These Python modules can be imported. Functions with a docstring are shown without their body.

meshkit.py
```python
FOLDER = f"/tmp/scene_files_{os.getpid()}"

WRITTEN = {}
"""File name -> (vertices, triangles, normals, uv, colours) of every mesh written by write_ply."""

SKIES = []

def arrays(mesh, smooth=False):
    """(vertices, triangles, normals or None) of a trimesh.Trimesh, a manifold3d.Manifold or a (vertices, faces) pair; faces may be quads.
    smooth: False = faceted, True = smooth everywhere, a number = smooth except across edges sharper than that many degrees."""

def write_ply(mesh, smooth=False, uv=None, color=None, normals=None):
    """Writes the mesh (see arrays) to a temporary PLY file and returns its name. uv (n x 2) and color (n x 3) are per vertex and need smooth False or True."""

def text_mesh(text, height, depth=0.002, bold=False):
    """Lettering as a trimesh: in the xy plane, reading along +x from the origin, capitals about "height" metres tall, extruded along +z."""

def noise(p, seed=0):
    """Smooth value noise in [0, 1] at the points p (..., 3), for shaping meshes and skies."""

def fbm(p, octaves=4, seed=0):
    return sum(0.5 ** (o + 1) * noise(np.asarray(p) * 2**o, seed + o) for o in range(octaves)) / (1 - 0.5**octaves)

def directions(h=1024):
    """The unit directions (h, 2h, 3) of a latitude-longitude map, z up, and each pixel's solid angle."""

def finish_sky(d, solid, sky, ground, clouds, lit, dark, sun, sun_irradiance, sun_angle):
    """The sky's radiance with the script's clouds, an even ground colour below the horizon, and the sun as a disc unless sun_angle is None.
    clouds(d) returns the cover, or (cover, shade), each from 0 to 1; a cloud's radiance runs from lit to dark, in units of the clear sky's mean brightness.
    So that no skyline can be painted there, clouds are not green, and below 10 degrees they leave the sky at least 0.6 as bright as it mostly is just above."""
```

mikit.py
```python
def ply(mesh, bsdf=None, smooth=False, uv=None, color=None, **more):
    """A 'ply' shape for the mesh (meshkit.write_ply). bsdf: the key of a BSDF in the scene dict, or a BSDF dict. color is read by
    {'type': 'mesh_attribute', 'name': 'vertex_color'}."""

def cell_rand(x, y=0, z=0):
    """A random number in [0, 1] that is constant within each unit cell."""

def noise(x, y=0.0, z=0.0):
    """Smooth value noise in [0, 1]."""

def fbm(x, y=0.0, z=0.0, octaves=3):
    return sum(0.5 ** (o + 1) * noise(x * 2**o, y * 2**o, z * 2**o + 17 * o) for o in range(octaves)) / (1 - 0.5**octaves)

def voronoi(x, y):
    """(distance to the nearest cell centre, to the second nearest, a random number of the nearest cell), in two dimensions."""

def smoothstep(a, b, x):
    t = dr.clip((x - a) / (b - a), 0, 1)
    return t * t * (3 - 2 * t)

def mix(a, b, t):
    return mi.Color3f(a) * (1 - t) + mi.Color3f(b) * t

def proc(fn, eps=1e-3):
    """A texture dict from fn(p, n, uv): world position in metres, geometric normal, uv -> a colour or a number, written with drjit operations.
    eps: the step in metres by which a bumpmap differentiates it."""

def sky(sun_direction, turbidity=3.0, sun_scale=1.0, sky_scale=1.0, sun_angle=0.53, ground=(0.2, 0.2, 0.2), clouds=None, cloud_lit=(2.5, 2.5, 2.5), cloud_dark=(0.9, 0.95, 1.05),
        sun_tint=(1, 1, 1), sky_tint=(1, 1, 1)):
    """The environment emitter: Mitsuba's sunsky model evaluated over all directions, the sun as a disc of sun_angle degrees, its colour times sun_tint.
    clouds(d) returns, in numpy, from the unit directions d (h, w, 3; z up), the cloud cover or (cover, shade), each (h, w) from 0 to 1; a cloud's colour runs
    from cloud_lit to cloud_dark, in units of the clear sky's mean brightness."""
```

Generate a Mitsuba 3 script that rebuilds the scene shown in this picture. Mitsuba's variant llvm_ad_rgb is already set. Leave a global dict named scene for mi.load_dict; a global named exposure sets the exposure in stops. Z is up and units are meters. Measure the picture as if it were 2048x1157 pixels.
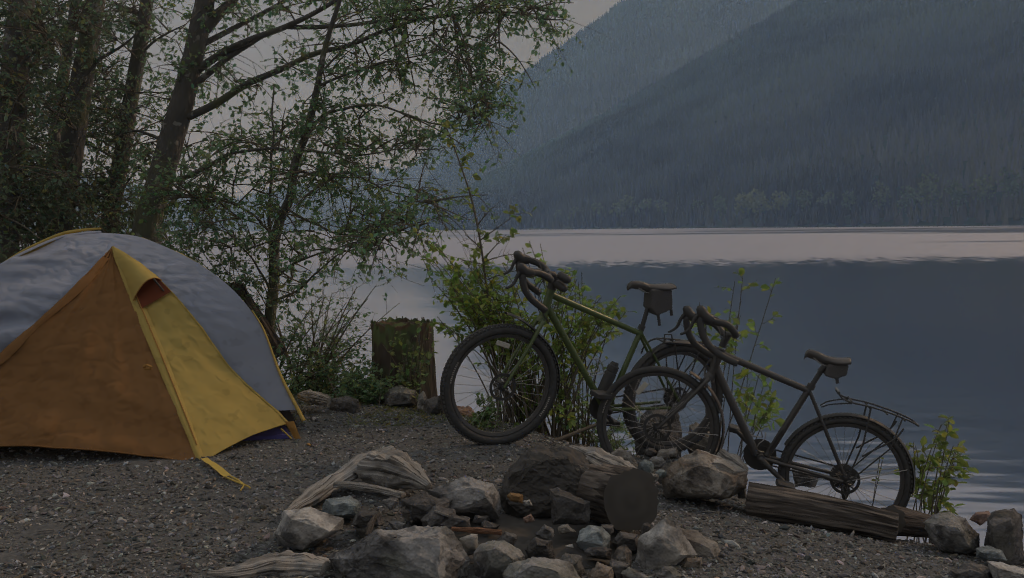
import math
import numpy as np
import trimesh
import drjit as dr
import mitsuba as mi
import mikit
import meshkit
from mikit import proc, noise, fbm, smoothstep, mix
from scipy.interpolate import RBFInterpolator, PchipInterpolator

T = mi.ScalarTransform4f
scene, labels = {}, {}

# ------------------------------------------------------------------ camera, sky, exposure, haze
CAM = np.array([0.0, 0.0, 1.22])
PITCH, ROLL, FPX = math.radians(3.97), math.radians(0.65), 1774.0
_f = np.array([0, math.cos(PITCH), -math.sin(PITCH)])
_r0 = np.array([1.0, 0, 0])
_u0 = np.array([0, math.sin(PITCH), math.cos(PITCH)])
_r = math.cos(ROLL) * _r0 - math.sin(ROLL) * _u0
_u = math.sin(ROLL) * _r0 + math.cos(ROLL) * _u0
SUN = np.array([0.72, 0.42, 0.56])
exposure = 0.70
scene['camera'] = {
    'type': 'perspective', 'fov': 2 * math.degrees(math.atan(1024 / FPX)), 'fov_axis': 'x', 'near_clip': 0.05, 'far_clip': 40000.0,
    'to_world': T().look_at(origin=CAM.tolist(), target=(CAM + _f).tolist(), up=_u.tolist()),
    'medium': {'type': 'ref', 'id': 'air'},
}


def sky_cover(d):
    e = np.clip(d[..., 2], 0, 1)
    return np.ones(e.shape), 1 - (.82 + 2.18 * e) / 3     # an even overcast: brighter towards the zenith


scene['sky'] = mikit.sky(SUN.tolist(), turbidity=5, sun_scale=0.54, sun_angle=6, clouds=sky_cover, cloud_lit=(2.62, 2.64, 2.66), cloud_dark=(0.0, 0.0, 0.0),
                         ground=(0.1, 0.1, 0.1), sun_tint=(1.0, 0.97, 0.93))
scene['air'] = {'type': 'homogeneous', 'albedo': {'type': 'rgb', 'value': [0.87, 0.91, 0.97]}, 'sigma_t': {'type': 'rgb', 'value': [0.00027, 0.00040, 0.00058]}}


def ray(px, py):
    return _f + _r * ((px - 1024) / FPX) - _u * ((py - 578.5) / FPX)


def at(px, py, Y):
    """The point at distance Y (metres in front of the camera, along the ground) that is seen at this place of the photograph."""
    d = ray(px, py)
    return CAM + d * (Y / d[1])


def project(q):
    d = np.asarray(q, float) - CAM
    w = d @ _f
    return np.stack([1024 + FPX * (d @ _r) / w, 578.5 - FPX * (d @ _u) / w], -1)


# ------------------------------------------------------------------ bookkeeping
def free(name):
    if name not in scene and name not in labels:
        return name
    k = 1
    while f'{name}_{k:03d}' in scene or f'{name}_{k:03d}' in labels:
        k += 1
    return f'{name}_{k:03d}'


def lab(key, label=None, cat=None, group=None, kind=None):
    d = labels.setdefault(key, {})
    for a, b in (('label', label), ('category', cat), ('group', group), ('kind', kind)):
        if b:
            d[a] = b
    return key


def thing(name, label, cat, group=None):
    return lab(free(name), label, cat, group)


def part(parent, name, mesh, bsdf, smooth=False, label=None, kind=None, **k):
    key = free(f'{parent}__{name}')
    scene[key] = mikit.ply(mesh, bsdf, smooth, **k)
    if label or kind:
        lab(key, label, None, None, kind)
    return key


def single(name, mesh, bsdf, label, cat, smooth=False, group=None, kind=None, **k):
    key = free(name)
    scene[key] = mikit.ply(mesh, bsdf, smooth, **k)
    return lab(key, label, cat, group, kind)


# ------------------------------------------------------------------ mesh helpers
def unit(v):
    v = np.asarray(v, float)
    return v / np.maximum(np.linalg.norm(v, axis=-1, keepdims=True), 1e-12)


def cat(meshes):
    vs, fs, n = [], [], 0
    for m in meshes:
        v, f = (np.asarray(m.vertices), np.asarray(m.faces)) if hasattr(m, 'vertices') else m
        vs.append(v)
        fs.append(np.asarray(f) + n)
        n += len(v)
    return np.vstack(vs), np.vstack(fs)


def smooth_line(pts, n):
    pts = np.asarray(pts, float)
    t = np.concatenate([[0], np.cumsum(np.linalg.norm(np.diff(pts, axis=0), axis=1))])
    return PchipInterpolator(t / t[-1], pts, axis=0)(np.linspace(0, 1, n))


def tube(pts, radii, sides=8, caps=True, squash=None):
    """A tube along the points; radii one number or one per point. Returns (v, f), and leaves its uv in tube.uv."""
    p = np.asarray(pts, float)
    n = len(p)
    r = np.broadcast_to(np.asarray(radii, float), (n,))
    t = unit(np.gradient(p, axis=0))
    a = np.cross(t[0], [0, 0, 1.0] if abs(t[0][2]) < 0.9 else [0, 1.0, 0])
    A = [unit(a)]
    for i in range(1, n):
        b = A[-1] - t[i] * np.dot(A[-1], t[i])
        A.append(unit(b))
    A = np.array(A)
    B = np.cross(t, A)
    ang = np.arange(sides) * 2 * np.pi / sides
    sq = 1.0 if squash is None else squash
    v = p[:, None] + r[:, None, None] * (np.cos(ang)[None, :, None] * A[:, None] + sq * np.sin(ang)[None, :, None] * B[:, None])
    i, j = np.meshgrid(np.arange(n - 1), np.arange(sides), indexing='ij')
    q = np.stack([i * sides + j, i * sides + (j + 1) % sides, (i + 1) * sides + (j + 1) % sides, (i + 1) * sides + j], -1).reshape(-1, 4)
    f = np.vstack([q[:, [0, 1, 2]], q[:, [0, 2, 3]]])
    v = v.reshape(-1, 3)
    if caps:
        k = np.arange(sides)
        f = np.vstack([f, np.stack([k * 0 + len(v), (k + 1) % sides, k], 1), np.stack([k * 0 + len(v) + 1, (n - 1) * sides + k, (n - 1) * sides + (k + 1) % sides], 1)])
        v = np.vstack([v, p[0], p[-1]])
    return v, f


def rod(a, b, r, sides=10, r2=None, n=2):
    a, b = np.asarray(a, float), np.asarray(b, float)
    t = np.linspace(0, 1, n)[:, None]
    return tube(a + (b - a) * t, r + ((r if r2 is None else r2) - r) * t[:, 0], sides)


def grid_faces(n, m):
    i, j = np.meshgrid(np.arange(n - 1), np.arange(m - 1), indexing='ij')
    q = np.stack([i * m + j, (i + 1) * m + j, (i + 1) * m + j + 1, i * m + j + 1], -1).reshape(-1, 4)
    return np.vstack([q[:, [0, 1, 2]], q[:, [0, 2, 3]]])


def hull(points):
    m = trimesh.convex.convex_hull(np.asarray(points, float))
    return m


def balls(points, r, sub=1):
    """Corner points of little spheres, for a rounded hull."""
    s = trimesh.creation.icosphere(sub, 1.0).vertices
    r = np.broadcast_to(r, (len(points),))
    return np.vstack([np.asarray(p) + s * q for p, q in zip(points, r)])


def mesh_normals(v, f):
    n = np.zeros_like(v)
    c = np.cross(v[f[:, 1]] - v[f[:, 0]], v[f[:, 2]] - v[f[:, 0]])
    for k in range(3):
        np.add.at(n, f[:, k], c)
    return unit(n)


# ------------------------------------------------------------------ materials
def rgb(*c):
    return {'type': 'rgb', 'value': [float(x) for x in c]}


VC = {'type': 'mesh_attribute', 'name': 'vertex_color'}


def mat(key, color, rough=0.8, spec=0.3, bump=None, scale=1.0, two=True, eps=1e-3, **k):
    b = {'type': 'principled', 'base_color': color, 'roughness': rough, 'specular': spec, **k}
    if bump is not None:
        b = {'type': 'bumpmap', 'nested_texture': proc(bump, eps), 'scale': scale, 'bsdf': b}
    scene[key] = {'type': 'twosided', 'bsdf': b} if two else b


def rock_color(base, dark, tint):
    def fn(p, n, uv):
        a = fbm(p.x * 9, p.y * 9, p.z * 9, 4)
        s = noise(p.x * 160, p.y * 160, p.z * 160)
        c = mix(dark, base, smoothstep(0.36, 0.6, a))
        c = c * (1 - .45 * smoothstep(.56, .70, fbm(p.x * 24 + 5, p.y * 24, p.z * 24, 3)))
        c = mix(c, tint, smoothstep(0.55, 0.7, fbm(p.x * 5 + 7, p.y * 5, p.z * 5, 3)) * 0.6)
        return c * (0.72 + 0.5 * s)
    return proc(fn)


def rock_bump(p, n, uv):
    return fbm(p.x * 34, p.y * 34, p.z * 34, 5) + 0.25 * noise(p.x * 190, p.y * 190, p.z * 190)


mat('m_rock_grey', rock_color((.30, .305, .315), (.12, .123, .13), (.20, .21, .19)), .85, .3, rock_bump, .014)
mat('m_rock_pale', rock_color((.44, .445, .445), (.19, .192, .195), (.32, .31, .29)), .85, .3, rock_bump, .014)
mat('m_rock_brown', rock_color((.27, .26, .245), (.13, .12, .113), (.22, .175, .14)), .85, .3, rock_bump, .014)
mat('m_rock_dark', rock_color((.14, .14, .145), (.075, .075, .078), (.12, .12, .11)), .8, .35, rock_bump, .014)
mat('m_rock_blue', rock_color((.28, .33, .36), (.15, .18, .2), (.2, .26, .27)), .8, .35, rock_bump, .014)
mat('m_rock_red', rock_color((.34, .24, .2), (.2, .14, .12), (.3, .22, .2)), .8, .35, rock_bump, .014)


def wood_color(base, dark):
    def fn(p, n, uv):
        w = .05 * fbm(uv.x * 5, uv.y * 6, 4.0, 3)
        g = fbm((uv.x + w) * 46, uv.y * 5, 0.0, 4)
        g2 = fbm(uv.x * 150, uv.y * 22, 3.0, 3)
        crack = smoothstep(.64, .70, fbm((uv.x + w) * 30, uv.y * 3.2, 8.0, 3))
        c = mix(dark, base, smoothstep(.28, .62, g)) * (.75 + .5 * fbm(uv.x * 4 + 3, uv.y * 7, 1.0, 3))
        return c * (0.70 + 0.6 * g2) * (1 - .6 * crack)
    return proc(fn)


def wood_bump(p, n, uv):
    return fbm(uv.x * 60, uv.y * 6, 0.0, 4)


mat('m_driftwood', wood_color((.36, .355, .345), (.21, .205, .20)), .85, .25, wood_bump, .012)
mat('m_old_wood', wood_color((.165, .148, .135), (.065, .058, .055)), .85, .25, wood_bump, .014)
mat('m_dark_wood', wood_color((.12, .105, .10), (.06, .055, .052)), .85, .25, wood_bump, .014)
mat('m_red_wood', wood_color((.27, .15, .095), (.15, .085, .06)), .8, .25, wood_bump, .004)


def end_color(p, n, uv):
    r = dr.sqrt(dr.square(uv.x) + dr.square(uv.y))
    ring = 0.5 + 0.5 * dr.sin(r * 90 + 4 * noise(uv.x * 6, uv.y * 6))
    a = fbm(uv.x * 7, uv.y * 7, 2.0, 4)
    return mix((.06, .058, .056), (.115, .108, .10), a * 0.8 + ring * 0.2)


mat('m_cut_end', proc(end_color), .9, .2)


def bark_color(p, n, uv):
    a = fbm(p.x * 14, p.y * 14, p.z * 5, 4)
    lich = smoothstep(.66, .72, fbm(p.x * 16 + 3, p.y * 16, p.z * 12, 3))
    moss = smoothstep(.55, .7, fbm(p.x * 4 + 13, p.y * 4, p.z * 3, 3))
    c = mix((.082, .08, .079), (.15, .147, .144), a)
    c = mix(c, (.15, .17, .10), moss * .55)
    return mix(c, (.34, .34, .33), lich * .6)


def bark_bump(p, n, uv):
    return fbm(p.x * 40, p.y * 40, p.z * 12, 4)


mat('m_bark', proc(bark_color), .9, .2, bark_bump, .02)


def stump_color(p, n, uv):
    g = fbm(p.x * 60, p.y * 60, p.z * 6, 4)
    moss = smoothstep(.40, .56, fbm(p.x * 11, p.y * 11, p.z * 7, 3)) * smoothstep(.1, .62, p.z + .3 * noise(p.x * 9, p.y * 9, p.z * 4))
    rust = smoothstep(.5, .65, fbm(p.x * 8 + 5, p.y * 8, p.z * 8, 3)) * smoothstep(.40, .54, p.z)
    c = mix((.05, .045, .042), (.115, .10, .09), g)
    c = mix(c, (.22, .14, .09), rust * .7)
    return mix(c, (.125, .175, .085), moss * .9)


mat('m_stump', proc(stump_color), .9, .2, lambda p, n, uv: fbm(p.x * 60, p.y * 60, p.z * 7, 4), .03)
mat('m_split_wood', proc(lambda p, n, uv: mix((.16, .10, .055), (.30, .20, .10), fbm(p.x * 14, p.y * 60, p.z * 70, 3))), .85, .2)
mat('m_char_shade', proc(lambda p, n, uv: mix((.055, .055, .055), (.105, .102, .10), fbm(p.x * 30, p.y * 30, p.z * 30, 4))), .8, .3, rock_bump, .008)  # charcoal of the ash bed; on the wood block its black stands for shade
mat('m_twig', rgb(.15, .135, .115), .85, .25)
scene['m_leaf'] = {'type': 'principledthin', 'base_color': VC, 'roughness': .55, 'diff_trans': 1.0, 'eta': 1.35}
mat('m_conifer', VC, .9, .1)
mat('m_gravel', VC, .8, .3)
mat('m_grass', VC, .8, .2)


def soil_color(p, n, uv):
    a = fbm(p.x * 3, p.y * 3, p.z * 3, 4)
    s = noise(p.x * 120, p.y * 120, p.z * 120)
    s2 = noise(p.x * 55, p.y * 55, p.z * 55)
    wet = smoothstep(-.38, -.52, p.z)
    moss = smoothstep(.5, .66, fbm(p.x * 1.7 + 4, p.y * 1.7, 0.0, 3)) * smoothstep(5.6, 6.4, p.y)
    c = mix((.082, .087, .092), (.133, .139, .145), a) * (.6 + .45 * s + .35 * s2)
    c = mix(c, (.14, .16, .07), moss * .7)
    return c * (1 - .45 * wet)


mat('m_soil', proc(soil_color), .9, .2, lambda p, n, uv: fbm(p.x * 70, p.y * 70, p.z * 70, 3), .012)


def hill_color(p, n, uv):
    a = fbm(p.x * .012, p.y * .012, p.z * .02, 4)
    c = mix((.035, .055, .05), (.065, .085, .07), smoothstep(.35, .65, a))  # slope colour carries some of the haze blue too
    rocky = smoothstep(.6, .72, fbm(p.x * .006 + 9, p.y * .006, p.z * .01, 4))
    return mix(c, (.09, .095, .09), rocky * .2)


mat('m_hill', proc(hill_color, 1.0), .95, .05)


# the lake: a breeze roughens it beyond about forty metres; calmer streaks lie in that band
def breeze(p):
    edge = 42.0 + 2.2 * (fbm(p.x * .05, p.y * .02, 0.0, 3) - .5) + 7.0 * smoothstep(10., 40., p.x) * noise(p.x * .35, p.y * .25, 2.0)
    b = smoothstep(-3.0, 5.0, p.y - edge + 12.0 * (noise(p.x * 5.0, p.y * 1.6, 1.0) - .5) + 4.0 * (noise(p.x * .8, p.y * .4, 9.0) - .5))
    st = smoothstep(.54, .64, fbm(p.x * .009 + 3.1, p.y * .04 + 1.7, 0.0, 3)) * smoothstep(60., 80., p.y)
    return b * (1 - .8 * st)


def lake_rough(p, n, uv):
    return .10 + .40 * breeze(p)


def lake_bump(p, n, uv):
    near = 1 - .85 * smoothstep(20., 45., p.y) + 1.6 * smoothstep(9.5, 6., p.y)
    w = fbm(p.x * 1.1 + .6 * p.y, p.y * 4.2, 0.0, 3)
    w2 = noise(p.x * .35, p.y * 1.2, 5.0)
    return (w * .5 + w2 * .9) * near


mat('m_lake', rgb(.61, .62, .71), proc(lake_rough), .5, lake_bump, .008, eps=.02, metallic=1.0)
scene['m_lake']['bsdf']['bsdf'].pop('specular')


def nylon(key, color, trans, rough=.5):
    scene[key] = {'type': 'principledthin', 'base_color': color, 'roughness': rough, 'diff_trans': trans, 'eta': 1.4}


def cloth(c):
    def fn(p, n, uv):
        w = fbm(p.x * 7, p.y * 7, p.z * 7, 4)
        d = smoothstep(.62, .72, fbm(p.x * 16 + 3, p.y * 16, p.z * 16, 3))
        return mi.Color3f(*c) * (.9 + .2 * w) * (1 - .12 * d)
    return proc(fn)


nylon('m_fly_grey', cloth((.37, .42, .54)), .25)
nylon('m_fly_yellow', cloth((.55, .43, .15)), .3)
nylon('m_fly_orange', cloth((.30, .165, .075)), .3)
nylon('m_fly_red', cloth((.22, .075, .045)), .4)
mat('m_webbing_yellow', rgb(.48, .37, .10), .8, .2)
mat('m_webbing_orange', rgb(.42, .24, .08), .8, .2)
mat('m_inner_dark', rgb(.13, .13, .14), .9, .2)
mat('m_sheet_blue', rgb(.09, .085, .30), .6, .4)
mat('m_rubber', proc(lambda p, n, uv: mi.Color3f(.070, .072, .075) * (.75 + .5 * fbm(p.x * 60, p.y * 60, p.z * 60, 2))), .8, .3)
mat('m_rim', rgb(.085, .085, .088), .4, .5)
mat('m_steel', rgb(.45, .45, .46), .35, .5, metallic=.8)
mat('m_black', rgb(.058, .06, .064), .5, .45)
mat('m_leather', rgb(.078, .076, .077), .42, .5)
mat('m_bag', proc(lambda p, n, uv: mi.Color3f(.10, .10, .104) * (.8 + .4 * noise(p.x * 300, p.y * 300, p.z * 300))), .85, .25)
mat('m_green_paint', proc(lambda p, n, uv: mi.Color3f(.085, .125, .045) * (.9 + .2 * fbm(p.x * 30, p.y * 30, p.z * 30, 2))), .35, .5, clearcoat=.6, clearcoat_gloss=.8)
mat('m_dark_paint', rgb(.06, .06, .063), .35, .5, clearcoat=.6, clearcoat_gloss=.8)
mat('m_reflector', rgb(.55, .54, .5), .25, .6)
mat('m_print', rgb(.42, .41, .40), .6, .3)


# ------------------------------------------------------------------ ground, lake, mountains
LAKE_Z = -0.58
GP = np.array([
    (-6, 1, 0), (-5, 3, .03), (-5, 5, .06), (-3, 2, 0), (-3, 4, .0), (-3, 6, 0.04), (-1.2, 5.1, 0), (-1.6, 4.6, 0), (0, 1, 0), (0, 2, 0), (-1, 3, 0), (0, 3, -.02),
    (-.6, 4.2, 0), (0, 4.9, -.01), (-1, 6.0, 0), (-.85, 6.6, -.06), (-.1, 5.8, -.06), (0, 3.6, -.06), (1, 1.5, 0), (1, 2.5, -.04), (1, 3, -.07), (1, 3.5, -.12), (.8, 4.2, -.15), (.80, 5.0, -.25),
    (1.0, 5.4, -.21), (1.45, 4.35, -.28), (1.5, 3.6, -.2), (1.5, 2.8, -.09), (2, 3.5, -.22), (2, 4.1, -.33), (1.85, 4.85, -.51), (2.25, 4.6, -.50), (2.5, 4.2, -.43), (2.5, 3.3, -.26), (3, 4, -.48),
    (2.2, 2, -.1), (3.2, 4.7, -.8), (2.45, 5.3, -.85), (1.6, 5.7, -.7), (1.0, 6.2, -.6), (.5, 6.7, -.58), (0, 7.1, -.58), (-.7, 7.7, -.6), (-1.5, 8.3, -.6), (-1.5, 7, -.12), (-2.2, 7.2, -.05),
    (-2.1, 8.3, -.4), (-2.6, 9.2, -.58), (-3.2, 8.4, -.1), (-3, 7.5, 0), (-4, 8, .05), (-4, 10, -.1), (-3.7, 10.6, -.6), (-5.4, 12, .0), (-4.8, 13, -.65), (-7, 9, .3), (-9, 12, .4), (-6, 16, -.2), (-5, 17, -.9),
    (-12, 18, .4), (-8, 24, -.3), (-7, 26, -1.2), (-14, 32, -1), (-12, 38, -2.5), (-20, 40, -2), (3, 7, -1.6), (0, 10, -1.6), (-2, 12, -1.5), (-3, 18, -2.2), (2, 14, -3), (6, 6, -1.8), (4, 3, -.45), (5, 1, -.3), (8, 1, -1.2), (10, 10, -3), (0, 25, -4),
    (0, -6, .1), (-8, -6, .2), (8, -6, -.6), (-12, 4, .4), (-5, 34, -3.5), (20, 20, -5), (14, 0, -2), (0, 40, -5), (-20, 10, .8), (-25, -5, 1), (-30, 40, -2), (25, -6, -4), (30, 40, -6)], float)
_rbf = RBFInterpolator(GP[:, :2], GP[:, 2], kernel='linear', smoothing=.02)


def ground_z(x, y):
    x, y = np.broadcast_arrays(np.asarray(x, float), np.asarray(y, float))
    xy = np.stack([np.clip(x, -30, 30), np.clip(y, -6, 40)], -1).reshape(-1, 2)
    z = _rbf(xy).reshape(x.shape)
    p = np.stack([x, y, x * 0], -1)
    return z + .035 * (meshkit.fbm(p * 2.2, 3, 3) - .5) + .012 * (meshkit.fbm(p * 9, 2, 5) - .5)


def gz(x, y):
    return float(ground_z(np.array([x]), np.array([y]))[0])


def on_ground(px, py):
    """The point of the ground that is seen at this place of the photograph."""
    d = ray(px, py)
    t = np.linspace(1.5, 30, 3000)
    q = CAM + d * t[:, None]
    hit = np.nonzero(q[:, 2] < ground_z(q[:, 0], q[:, 1]))[0]
    return q[hit[0]] if len(hit) else q[-1]


gx = np.concatenate([[-9000, -4000, -1500, -500, -200, -90, -45, -30, -24, -18, -14, -11, -9, -7.5, -6.5, -5.6], np.arange(-5, 4.01, .045), [4.3, 4.8, 5.5, 6.5, 8, 10, 13, 17, 22, 30, 50, 100, 250, 700, 2000, 5000, 9000]])
gy = np.concatenate([[-60, -30, -15, -9, -6, -3, -1, 0, 1, 1.6, 2.0], np.arange(2.3, 8.5, .045), np.arange(8.6, 14, .2), np.arange(14.4, 40, 1.2), [42, 50, 70, 110, 200, 400, 800, 1600, 3200, 6000, 9000]])
X, Y = np.meshgrid(gx, gy, indexing='ij')
gv = np.stack([X, Y, ground_z(X, Y)], -1).reshape(-1, 3)
gf = grid_faces(len(gx), len(gy))
scene['ground'] = mikit.ply((gv, gf), 'm_soil', True)
lab('ground', 'dark gravelly earth of the campsite running down to the lake', None, None, 'structure')
scene['lake'] = {'type': 'rectangle', 'to_world': T().translate([0, 4000, LAKE_Z]).scale([9000, 4100, 1]), 'bsdf': {'type': 'ref', 'id': 'm_lake'}}
lab('lake', 'dark blue lake, calm near the shore and bright where the breeze ruffles it', None, None, 'structure')

rng = np.random.default_rng(11)


def far_hill(name, label, shore, ridge, nu, nv, amp, seed, prof=1.25, skyline=.012):
    """A mountain side from the shore line up to the ridge line and down again behind it. Returns a function that gives points of its slope."""
    shore, ridge = np.asarray(shore, float), np.asarray(ridge, float)

    def along(p, u):
        t = np.concatenate([[0], np.cumsum(np.linalg.norm(np.diff(p[:, :2], axis=0), axis=1))])
        return PchipInterpolator(t / t[-1], p, axis=0)(u)

    def surface(u, v):
        a, b = along(shore, u), along(ridge, u)
        back = np.clip(v - 1, 0, 1)
        w = np.minimum(v, 1)
        w_ = w[..., None]
        q = a * (1 - w_) + b * w_
        out = unit((b - a) * [1, 1, 0])
        q[..., :2] += out[..., :2] * (back * 700)[..., None]
        z = a[..., 2] + (b[..., 2] - a[..., 2]) * (.35 * w + .65 * np.maximum(w, 0) ** prof) - back * 260
        n = meshkit.fbm(np.stack([q[..., 0] * .0042, q[..., 1] * .0042, v * 0 + seed], -1), 4, seed) - .5
        n2 = meshkit.fbm(np.stack([q[..., 0] * .03, q[..., 1] * .03, v * 0 + seed], -1), 3, seed + 9) - .5
        k = np.maximum(np.sin(np.pi * np.clip(w, 0, 1)), 0) ** .8
        z = z + amp * n * 2 * k + (b[..., 2] - a[..., 2]) * skyline * n2 * 2 * np.minimum(1, w * 4)
        q[..., 2] = z
        return q

    U, V = np.meshgrid(np.linspace(0, 1, nu), np.concatenate([np.linspace(-.02, 1, nv), [1.15, 1.4, 2.0]]), indexing='ij')
    q = surface(U, V)
    scene[name] = mikit.ply((q.reshape(-1, 3), grid_faces(nu, nv + 3)), 'm_hill', True)
    lab(name, label, None, None, 'structure')
    return surface


def trees_mesh(base, h, rad, seed, sides=6, tiers=2):
    """Many conifers as one mesh with vertex colours."""
    r = np.random.default_rng(seed)
    n = len(base)
    ang = np.arange(sides) * 2 * np.pi / sides
    ring = np.stack([np.cos(ang), np.sin(ang), ang * 0], 1)
    V, F, C, o = [], [], [], 0
    col = np.stack([r.uniform(.035, .07, n), r.uniform(.055, .095, n), r.uniform(.05, .085, n)], 1)  # bluish green: part of the blue cast of the haze is painted in
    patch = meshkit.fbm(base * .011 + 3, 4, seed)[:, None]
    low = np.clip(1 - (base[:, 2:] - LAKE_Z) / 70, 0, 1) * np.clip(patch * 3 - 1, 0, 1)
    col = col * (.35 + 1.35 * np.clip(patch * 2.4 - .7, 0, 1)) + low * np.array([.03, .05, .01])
    for t in range(tiers):
        z0, z1 = (.05 + .38 * t, 1.0 if t == tiers - 1 else .72)
        rr = rad * (1 - .38 * t)
        jit = r.uniform(.7, 1.3, (n, sides, 1))
        v = np.concatenate([base[:, None] + ring * (rr[:, None, None] * jit) + np.array([0, 0, 1.0]) * (h * z0)[:, None, None], (base + np.array([0, 0, 1.0]) * (h * z1)[:, None])[:, None]], 1)
        k = np.arange(sides)
        f = np.stack([k, (k + 1) % sides, k * 0 + sides], 1)
        F.append((f[None] + (np.arange(n) * (sides + 1))[:, None, None] + o).reshape(-1, 3))
        V.append(v.reshape(-1, 3))
        C.append(np.repeat(col, sides + 1, 0))
        o += n * (sides + 1)
    return np.vstack(V), np.vstack(F), np.vstack(C)


def forest(name, label, surface, n, hmin, hmax, seed, sides=6, tiers=2, vmax=1.03):
    r = np.random.default_rng(seed)
    u, v = r.uniform(0, 1, n), r.uniform(.0, vmax, n) ** .9
    k = n // 12
    v[:k] = r.uniform(.97, 1.01, k)
    b = surface(u, v)
    dens = meshkit.fbm(b * .006, 3, seed)
    b = b[dens > .16]
    h = r.uniform(hmin, hmax, len(b)) * (.8 + .5 * meshkit.noise(b * .02, seed))
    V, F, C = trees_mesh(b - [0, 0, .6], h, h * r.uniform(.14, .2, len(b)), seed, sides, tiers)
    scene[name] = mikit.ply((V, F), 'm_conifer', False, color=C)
    lab(name, label, 'forest', None, 'stuff')


def ridge_px(pts, Y):
    Y = np.broadcast_to(Y, (len(pts),))
    return [at(p[0], p[1], y) for p, y in zip(pts, Y)]


def shore_px(pts):
    return [[(p[0] - 1024) / FPX * p[1], p[1], LAKE_Z - .3] for p in pts]


s1 = far_hill('near_mountain', 'steep dark forested mountain side rising from the far shore on the right',
              shore_px([(760, 900), (900, 780), (1200, 640), (1500, 540), (1800, 450), (2100, 390), (2400, 340)]),
              ridge_px([(850, 462), (905, 440), (960, 395), (1050, 335), (1150, 275), (1280, 200), (1400, 130), (1550, 45), (1700, -30), (1850, -58), (1950, -60), (2060, -130), (2250, -260)],
                       [1050, 1050, 1040, 1030, 1020, 1000, 980, 960, 930, 900, 870, 830, 780]), 260, 70, 16, 4, 1.15)
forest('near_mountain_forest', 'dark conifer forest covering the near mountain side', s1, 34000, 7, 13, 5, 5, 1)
s2 = far_hill('middle_mountain', 'hazy blue forested mountain with a steep skyline behind the near slope',
              shore_px([(640, 1250), (900, 1200), (1300, 1150), (1900, 1100)]),
              ridge_px([(810, 462), (838, 425), (870, 375), (905, 325), (950, 262), (1000, 195), (1060, 150), (1085, 130), (1130, 97), (1180, 62), (1215, 36), (1255, 0), (1330, -40), (1450, -75), (1650, -70), (1900, -60)],
                       1550), 220, 60, 30, 7, 1.1)
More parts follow.
